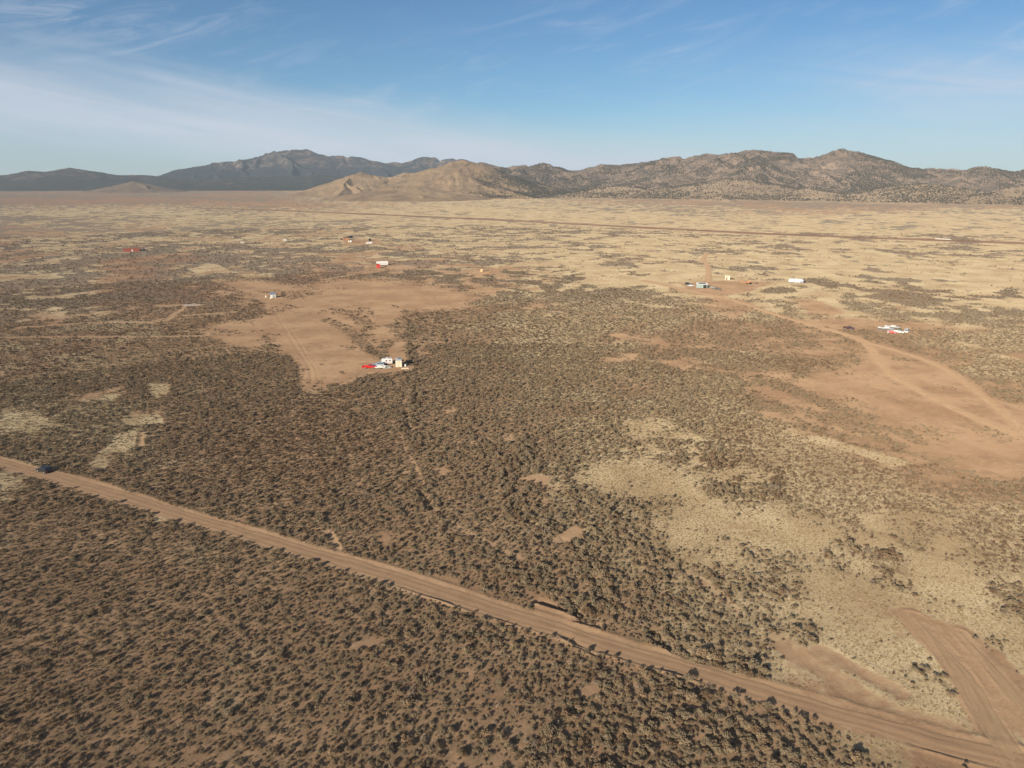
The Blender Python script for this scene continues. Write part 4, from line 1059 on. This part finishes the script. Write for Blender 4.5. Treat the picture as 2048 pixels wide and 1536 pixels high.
def shed(name, label, px, py, th, L, w, hw, m, roof, rise=0.7, style='gable', door=None, cat='shed', windows=0, over=0.22, group=None):
    r = thing(name, label, cat, px, py, th, group)
    if style == 'gable':
        MB().poly([(-L / 2, -w / 2, -0.1), (L / 2, -w / 2, -0.1), (L / 2, w / 2, -0.1), (-L / 2, w / 2, -0.1), (-L / 2, -w / 2, hw), (L / 2, -w / 2, hw), (L / 2, w / 2, hw), (-L / 2, w / 2, hw), (-L / 2, 0, hw + rise), (L / 2, 0, hw + rise)],
                  [(3, 2, 1, 0), (0, 1, 5, 4), (2, 3, 7, 6), (1, 2, 6, 9, 5), (3, 0, 4, 8, 7), (4, 5, 9, 8), (6, 7, 8, 9)]).build('wall', m, r)
        o_ = over; k = rise / (w / 2)
        prof = [(-w / 2 - o_, hw - o_ * k + 0.006), (0, hw + rise + 0.006), (w / 2 + o_, hw - o_ * k + 0.006), (w / 2 + o_, hw - o_ * k + 0.11), (0, hw + rise + 0.12), (-w / 2 - o_, hw - o_ * k + 0.11)]
        n = 6
        P = [(-L / 2 - o_, y, z) for y, z in prof] + [(L / 2 + o_, y, z) for y, z in prof]
        MB().poly(P, [tuple(range(n)), tuple(range(n, 2 * n))[::-1]] + [(i, n + i, n + (i + 1) % n, (i + 1) % n) for i in range(n)]).build('roof', roof, r)
    else:                                            # lean-to: high at the back
        MB().poly([(-L / 2, -w / 2, -0.1), (L / 2, -w / 2, -0.1), (L / 2, w / 2, -0.1), (-L / 2, w / 2, -0.1), (-L / 2, -w / 2, hw), (L / 2, -w / 2, hw), (L / 2, w / 2, hw + rise), (-L / 2, w / 2, hw + rise)],
                  [(3, 2, 1, 0), (4, 5, 6, 7), (0, 1, 5, 4), (1, 2, 6, 5), (2, 3, 7, 6), (3, 0, 4, 7)]).build('wall', m, r)
        k = rise / w; o_ = over
        q = [(-w / 2 - o_, hw - o_ * k + 0.006), (w / 2 + o_, hw + rise + o_ * k + 0.006)]
        P = [(sx * (L / 2 + o_), y, z + dz) for dz in (0, 0.09) for sx, (y, z) in ((-1, q[0]), (1, q[0]), (1, q[1]), (-1, q[1]))]
        MB().poly(P, [(3, 2, 1, 0), (4, 5, 6, 7), (0, 1, 5, 4), (1, 2, 6, 5), (2, 3, 7, 6), (3, 0, 4, 7)]).build('roof', roof, r)
    if door:
        x0, dw, dh, dm = door
        d = MB().box(x0, x0 + dw, -w / 2 - 0.05, -w / 2 - 0.003, 0, dh).build('door', dm, r)
        MB().box(x0 + dw * 0.84, x0 + dw * 0.9, -w / 2 - 0.09, -w / 2 - 0.051, dh * 0.45, dh * 0.52).build('handle', steel, d)
    for i in range(windows):
        x = -L * 0.38 + i * L * 0.76 / max(1, windows - 1) if windows > 1 else L * 0.2
        f = MB().box(x - 0.5, x + 0.5, -w / 2 - 0.04, -w / 2 - 0.003, 1.0, 1.9).build('window', white_p, r)
        MB().box(x - 0.42, x + 0.42, -w / 2 - 0.06, -w / 2 - 0.041, 1.08, 1.82).build('pane', glass, f)
    return r
def pile(name, label, cat, px, py, th, a, b, h, m, seed, group=None):
    x, y = pix(px, py)
    o = MB().mound(a, b, h, seed).build(name, m)
    o.location = (x, y, height1(x, y) - 0.02); o.rotation_euler = (0, 0, R(th) - math.atan2(x, y))
    return tag(o, label, cat, group)
def barrel(name, label, cat, px, py, r, h, m, lid=None):
    t = thing(name, label, cat, px, py)
    MB().cyl((0, 0, h / 2 - 0.02), r, h, 'z', 16).build('tank_body', m, t, bev=0.03)
    MB().cyl((0, 0, h + 0.03), r * 0.35, 0.09, 'z', 12).build('lid', lid or steel, t)
    return t

# the camp beside the bare clearing
pickup('pickup_truck', 'bright red pickup truck parked at the left end of the camp by the clearing', 738.5, 736, -6, redp, 5.8)
car('car', 'silver blue car parked between the red pickup and the white camper', 'car', 757, 731.5, 172, silver, 5.0, 1.9, 'suv')
t = thing('utility_trailer', 'low white utility trailer in front of the silver blue car', 'trailer', 760.5, 736.6, -4)
MB().box(-2.2, 2.2, -0.95, 0.95, 0.55, 0.72).build('deck', offw, t)
for s in (-1, 1): MB().box(-2.2, 2.2, s * 0.98 - 0.026, s * 0.98 + 0.026, 0.56, 1.05).build('side_rail', white_p, t)
MB().mound(1.5, 0.7, 0.55, 5).build('load', lumber, t).location = (0.3, 0, 0.72)
MB().box(2.2, 3.3, -0.06, 0.06, 0.56, 0.66).build('drawbar', blackp, t)
wheels(t, (-0.3,), 2.2, 0.33, 0.2)
pile('tarp_heap', 'grey green tarp over a heap beside the white camper', 'heap', 774, 735.5, 0, 2.2, 1.2, 1.1, tarp, 7)
camper('travel_trailer', 'small white camper with roof unit behind the grey tarp heap', 767.5 + 6.5, 728.2, 184, 4.6, white_p, 2.2, 2.75, stripe=mat('pink_stripe', (0.62, 0.25, 0.24), 0.4), nwin=2)
t = thing('storage_container', 'tall cream white storage box seen end on beside the dark brush', 'container', 797.6, 731.2, 1)
MB().box(-1.32, 1.32, -2.7, 2.7, 0.12, 2.98).build('shell', offw, t, bev=0.03)
for s in (-1, 1):
    d = MB().box(min(s * 0.02, s * 1.26), max(s * 0.02, s * 1.26), -2.745, -2.703, 0.2, 2.9).build('door', cream, t)
    MB().cyl((s * 0.3, -2.765, 1.5), 0.025, 2.5, 'z', 8).build('lock_rod', steel, d)
MB().box(0.05, 1.05, 0.5, 2.1, 2.984, 3.05).build('roof_panel', bluedk, t)
MB().box(-1.0, -0.15, 0.9, 2.2, 2.984, 3.08).build('roof_vent', silver, t)
for sx in (-1, 1):
    for sy in (-1, 1): MB().box(sx * 1.1 - 0.15, sx * 1.1 + 0.15, sy * 2.4 - 0.15, sy * 2.4 + 0.15, -0.1, 0.119).build('block', concrete, t)
t = thing('lumber_stack', 'pale stack of boards on the ground beside the cream storage box', 'lumber', 810, 737, 4)
for i in range(3):
    for j in range(5 - i): MB().box(-1.6 + 0.1 * i, 1.7 - 0.15 * i, -0.8 + j * 0.30 + i * 0.12, -0.53 + j * 0.30 + i * 0.12, i * 0.11, i * 0.11 + 0.10).build('board', lumber, t)
barrel('barrel', 'white barrel behind the boards by the storage box', 'barrel', 811, 732.5, 0.4, 1.0, white_p)
# the lone shed in the clearing
shed('shed', 'small white shed with a blue grey roof alone in the bare clearing', 546, 595.5, 2, 3.3, 2.8, 2.3, white_p, bluroof, 0.9, 'lean', (-0.1, 1.1, 1.9, greym))
barrel('water_tank', 'white round tank left of the lone white shed', 'tank', 532.5, 595, 0.6, 1.25, cream)
pile('gravel_heap', 'low pale heap just in front of the lone white shed', 'heap', 541.5, 597.5, 0, 0.8, 0.6, 0.6, lumber, 9)
# the fifth wheel and its red shed
camper('fifth_wheel_trailer', 'long white trailer with an overhanging nose behind the small red shed', 764.5, 530.5, 184, 10.4, white_p, 2.5, 3.7, True, nwin=4)
shed('shed', 'small bright red shed in front of the long white trailer', 757, 536, 2, 2.9, 2.6, 2.6, redshed, redshed, 0.55, 'lean', (0.3, 0.9, 2.0, redb))
# the far homestead
shed('cabin', 'orange brown cabin with a dark roof at the far homestead', 692.5, 480, 3, 6.2, 5.0, 2.7, orwood, brownr, 1.4, 'gable', (-2.3, 1.0, 2.1, brownr), 'cabin', 1)
shed('lean_to', 'black open lean-to right of the orange brown cabin', 700.5, 476.5, 0, 6.5, 3.5, 2.1, black_wall_shade, blackp, 0.9, 'lean', (-1.5, 1.8, 1.8, blackp))
car('car', 'dark car parked left of the orange brown cabin', 'car', 684, 479.5, 5, maroon, 4.7, 1.85, 'suv')
barrel('water_tank', 'pale yellow tank left of its twin in front of the orange brown cabin', 'tank', 698.6, 484.3, 1.1, 2.0, cream)
barrel('water_tank', 'whiter tank right of its twin in front of the orange brown cabin', 'tank', 702.3, 484.3, 1.1, 2.2, white_p)
barrel('drum', 'small dark drum on the ground between the cabin and the far white car', 'drum', 716, 485, 0.9, 1.1, brownr)
camper('travel_trailer', 'low white trailer in front of the small black shed at the far homestead', 738.5, 488.3, 2, 7.4, white_p, 2.3, 2.5, nwin=3)
shed('shed', 'small black shed behind the low white trailer', 740, 482, 2, 2.8, 2.5, 2.3, black_wall_shade, blackp, 0.5, 'lean', (-0.4, 0.9, 1.9, blackp))
camper('travel_trailer', 'tiny far off cream trailer, leftmost on the pale grass strip', 485, 487.3, 4, 4.2, cream, 2.2, 2.6, nwin=2)
camper('travel_trailer', 'tiny far off white trailer beside a dark brown track', 570, 482.2, 3, 3.8, white_p, 2.2, 2.6, nwin=2)
# the red building
shed('barn', 'long low red building far off at the left with a white door', 263.5, 502.5, 2, 15.2, 5.0, 2.6, redb, mat('rust_roofing', (0.24, 0.085, 0.055), 0.75, 0.1), 0.9, 'gable', (-0.2, 1.3, 2.2, white_p), 'barn', 2)
pickup('pickup_truck', 'black pickup truck parked at the right end of the red building', 280.5, 501.5, 6, blackp, 5.4)
car('car', 'dark blue car right of the black pickup by the red building', 'car', 289, 500.8, 10, navy, 4.4, 1.8, 'sedan')
# the plywood outhouse and its spoil
shed('outhouse', 'tall narrow tan plywood outhouse beside an orange dirt mound', 963, 543.5, 0, 1.6, 1.6, 2.7, tan_w, brownr, 0.3, 'lean', (-0.4, 0.8, 1.9, tan_w), 'outhouse')
pile('dirt_mound', 'long orange dirt mound right of the tan outhouse', 'mound', 972.5, 546.6, 0, 5.4, 2.4, 0.8, dirtor, 12)
# the garage yard
t = shed('garage', 'grey green metal garage with a white roof and a dark open bay', 1404, 575, -4, 7.8, 5.6, 2.7, green_g, white_p, 0.75, 'gable', None, 'garage', 0, 0.3)
MB().box(1.1, 3.4, -2.86, -2.803, 0, 2.3).build('bay_shade_panel', black_wall_shade, t)  # dark slab on the closed wall, painting the shade inside the bay
MB().box(-3.0, -2.1, -2.85, -2.803, 0, 2.05).build('door', green_g, t)
MB().poly([(-2.4, -2.2, 3.01), (2.4, -2.2, 3.01), (2.4, -0.7, 3.42), (-2.4, -0.7, 3.42), (-2.4, -2.2, 3.06), (2.4, -2.2, 3.06), (2.4, -0.7, 3.47), (-2.4, -0.7, 3.47)], [(3, 2, 1, 0), (4, 5, 6, 7), (0, 1, 5, 4), (1, 2, 6, 5), (2, 3, 7, 6), (3, 0, 4, 7)]).build('roof_panel', bluedk, t)
car('car', 'black car behind the white car left of the grey green garage', 'car', 1376, 569.5, 8, blackp, 4.8, 1.85, 'suv')
car('car', 'white car left of the grey green garage', 'car', 1381.5, 572.5, 4, white_p, 4.5, 1.8, 'sedan')
pile('scrap_heap', 'grey scrap heap right of the grey green garage', 'heap', 1421, 574.5, 0, 4.2, 2.4, 0.9, tarp, 14)
pickup('pickup_truck', 'dark dusty pickup truck in front of the grey scrap heap', 1433, 580, -10, mat('dusty_dark_paint', (0.10, 0.09, 0.075), 0.7), 5.6)
shed('shed', 'small tan shed with an open front behind the garage yard', 1454.5, 559.5, 2, 3.6, 3.0, 2.5, cream, cream, 0.6, 'gable', (-0.9, 0.9, 2.0, brownr))
pile('crate_heap', 'low dark heap right of the small tan shed', 'heap', 1466, 559, 0, 1.6, 1.0, 0.7, brownr, 15)
t = thing('tractor', 'orange tractor with a front bucket in the garage yard', 'tractor', 1496.5, 568.5, 176)
MB().box(-0.9, 1.5, -0.45, 0.45, 0.75, 1.5).build('hood', orange, t, bev=0.04)
c = MB().box(-1.6, -0.1, -0.7, 0.7, 0.8, 2.6, 0.15, 0.1).build('cab', orange, t)
MB().box(-1.3, -0.4, -0.72, -0.69, 1.65, 2.3).build('window', glass, c)
for x, rr2 in ((-1.1, 0.8), (1.0, 0.5)):
    for s in (-1, 1): MB().cyl((x, s * 0.95, rr2), rr2, 0.45).build('wheel', rubber, t)
for s in (-1, 1): MB().poly([(0.2, s * 0.6 - 0.06, 1.3), (2.4, s * 0.6 - 0.06, 0.5), (2.4, s * 0.6 - 0.06, 0.7), (0.2, s * 0.6 - 0.06, 1.5), (0.2, s * 0.6 + 0.06, 1.3), (2.4, s * 0.6 + 0.06, 0.5), (2.4, s * 0.6 + 0.06, 0.7), (0.2, s * 0.6 + 0.06, 1.5)],
                            [(0, 1, 2, 3), (7, 6, 5, 4), (0, 4, 5, 1), (1, 5, 6, 2), (2, 6, 7, 3), (3, 7, 4, 0)]).build('loader_arm', orange, t)
MB().prism([(2.42, 0.15), (3.3, 0.1), (3.1, 0.25), (2.6, 0.3), (2.55, 0.95), (2.42, 0.95)], -1.0, 1.0).build('bucket', orange, t)
pile('dirt_mound', 'small orange dirt mound left of the orange tractor', 'mound', 1485, 565, 0, 2.2, 1.4, 0.9, dirtor, 17)
barrel('drum', 'dark drum right of the orange tractor', 'drum', 1512, 568.3, 1.0, 1.2, brownr)
t = camper('mobile_home', 'long white mobile home with a dark blue end on the straw plain', 1592, 565.5, -4, 10.6, white_p, 3.4, 2.9, nwin=3, cat='mobile home')
MB().box(2.9, 5.36, -1.9, 1.9, 0.5, 3.0, 0.1, 0.35).build('end_panel', bluedk, t)
# the boats and trailers beside the right hand track
pickup('pickup_truck', 'dark maroon pickup truck alone beside the right dirt track', 1697, 657.5, -16, maroon, 5.0)
def boat(label, px, py, th, L):
    r = thing('boat', label, 'boat', px, py, th, 'long white boats on trailers'); h = L / 2
    P, Fq = [], []; n = 10
    for i in range(n):
        q = i / (n - 1); x = -h + L * q; wd = 1.15 * (1 - max(0, q - 0.45) ** 2 * 3.0); zt = 1.55 + 0.35 * q ** 2; zb = 0.75 + 0.35 * max(0, q - 0.6) ** 1.5 * 4
        wd = max(wd, 0.06)
        P += [(x, -wd, zt), (x, -wd * 0.72, (zt + zb) / 2), (x, 0, min(zb, zt - 0.05)), (x, wd * 0.72, (zt + zb) / 2), (x, wd, zt)]
    for i in range(n - 1):
        for j in range(4): Fq.append((i * 5 + j, i * 5 + j + 1, (i + 1) * 5 + j + 1, (i + 1) * 5 + j))
        Fq.append((i * 5 + 4, i * 5, (i + 1) * 5, (i + 1) * 5 + 4))
    Fq += [(0, 1, 2, 3, 4), tuple(range((n - 1) * 5, n * 5))[::-1]]
    MB().poly(P, Fq).build('hull', white_p, r)
    MB().box(-h * 0.5, h * 0.25, -0.75, 0.75, 1.75, 2.15, 0.25, 0.12).build('deck_cover', offw, r)
    MB().box(-h * 0.8, h * 1.05, -0.5, 0.5, 0.42, 0.52).build('trailer_frame', greym, r)
    wheels(r, (-h * 0.3,), 2.1, 0.33, 0.2)
    return r
boat('long white boat on a trailer, nearer of the pair beside the red car', 1771, 660.5, 174, 7.4)
boat('long white boat on a trailer, farther of the pair behind the red car', 1784, 657.5, 176, 7.2)
car('car', 'red car parked in front of the long white boats', 'car', 1784.5, 666, -6, redp, 4.4, 1.85, 'suv')
pickup('pickup_truck', 'white pickup truck right of the red car by the boats', 1796.5, 665, -10, white_p, 5.4)
pile('brush_heap', 'dark green brush heap behind the white pickup by the boats', 'heap', 1799, 658.5, 0, 1.8, 1.2, 1.1, mat('dark_brush', (0.07, 0.075, 0.035), 0.95), 19)
barrel('barrel', 'small white barrel left of the red car by the boats', 'barrel', 1776, 666.5, 0.45, 0.9, white_p)
car('van', 'white van parked alone right of the boats', 'van', 1813, 663.5, 84, white_p, 5.2, 2.0, 'van')
# the parked vehicle on the near road, the pad and the far barrier
sx_, sy_ = pix(90, 946); ex_, ey_ = pix(140, 961)
car('car', 'black car stopped on the near dirt road at the left', 'car', 89, 943.5, 180 + math.degrees(math.atan2(ey_ - sy_, ex_ - sx_) + math.atan2(sx_, sy_)), blackp, 4.9, 1.95, 'suv')
x, y = pix(384, 610)
o = MB().box(-5, 5, -3, 3, -0.2, 0.2).build('concrete_pad', concrete, None, bev=0.05)
o.location = (x, y, height1(x, y)); o.rotation_euler = (0, 0, -math.atan2(x, y)); tag(o, 'pale rectangular pad at the end of a track in the left scrub', 'pad')
t = thing('guard_rail', 'long low white barrier beside the far straight road', 'barrier', 1886, 480, -3)
MB().box(-8.5, 8.5, -0.06, 0.06, 0.7, 1.4).build('rail', offw, t)
for i in range(7): MB().box(-8.2 + i * 2.7, -8.0 + i * 2.7, 0.062, 0.2, -0.1, 1.4).build('post', offw, t)

# ------------------------------------------------------------------ the air over the valley
hm = bpy.data.materials.new('haze'); hm.use_nodes = True
ht = hm.node_tree; ht.nodes.clear()
ho = N(ht, 'ShaderNodeOutputMaterial'); hv = N(ht, 'ShaderNodeVolumePrincipled')
hv.inputs['Color'].default_value = (0.66, 0.82, 1.0, 1)
hv.inputs['Density'].default_value = 5.4e-5
hv.inputs['Anisotropy'].default_value = 0.0
ht.links.new(hv.outputs[0], ho.inputs['Volume'])
hz = MB().box(-12000, 12000, -12000, 12000, -12, 560).build('haze', hm)
tag(hz, kind='stuff', label='thin blue air over the valley')
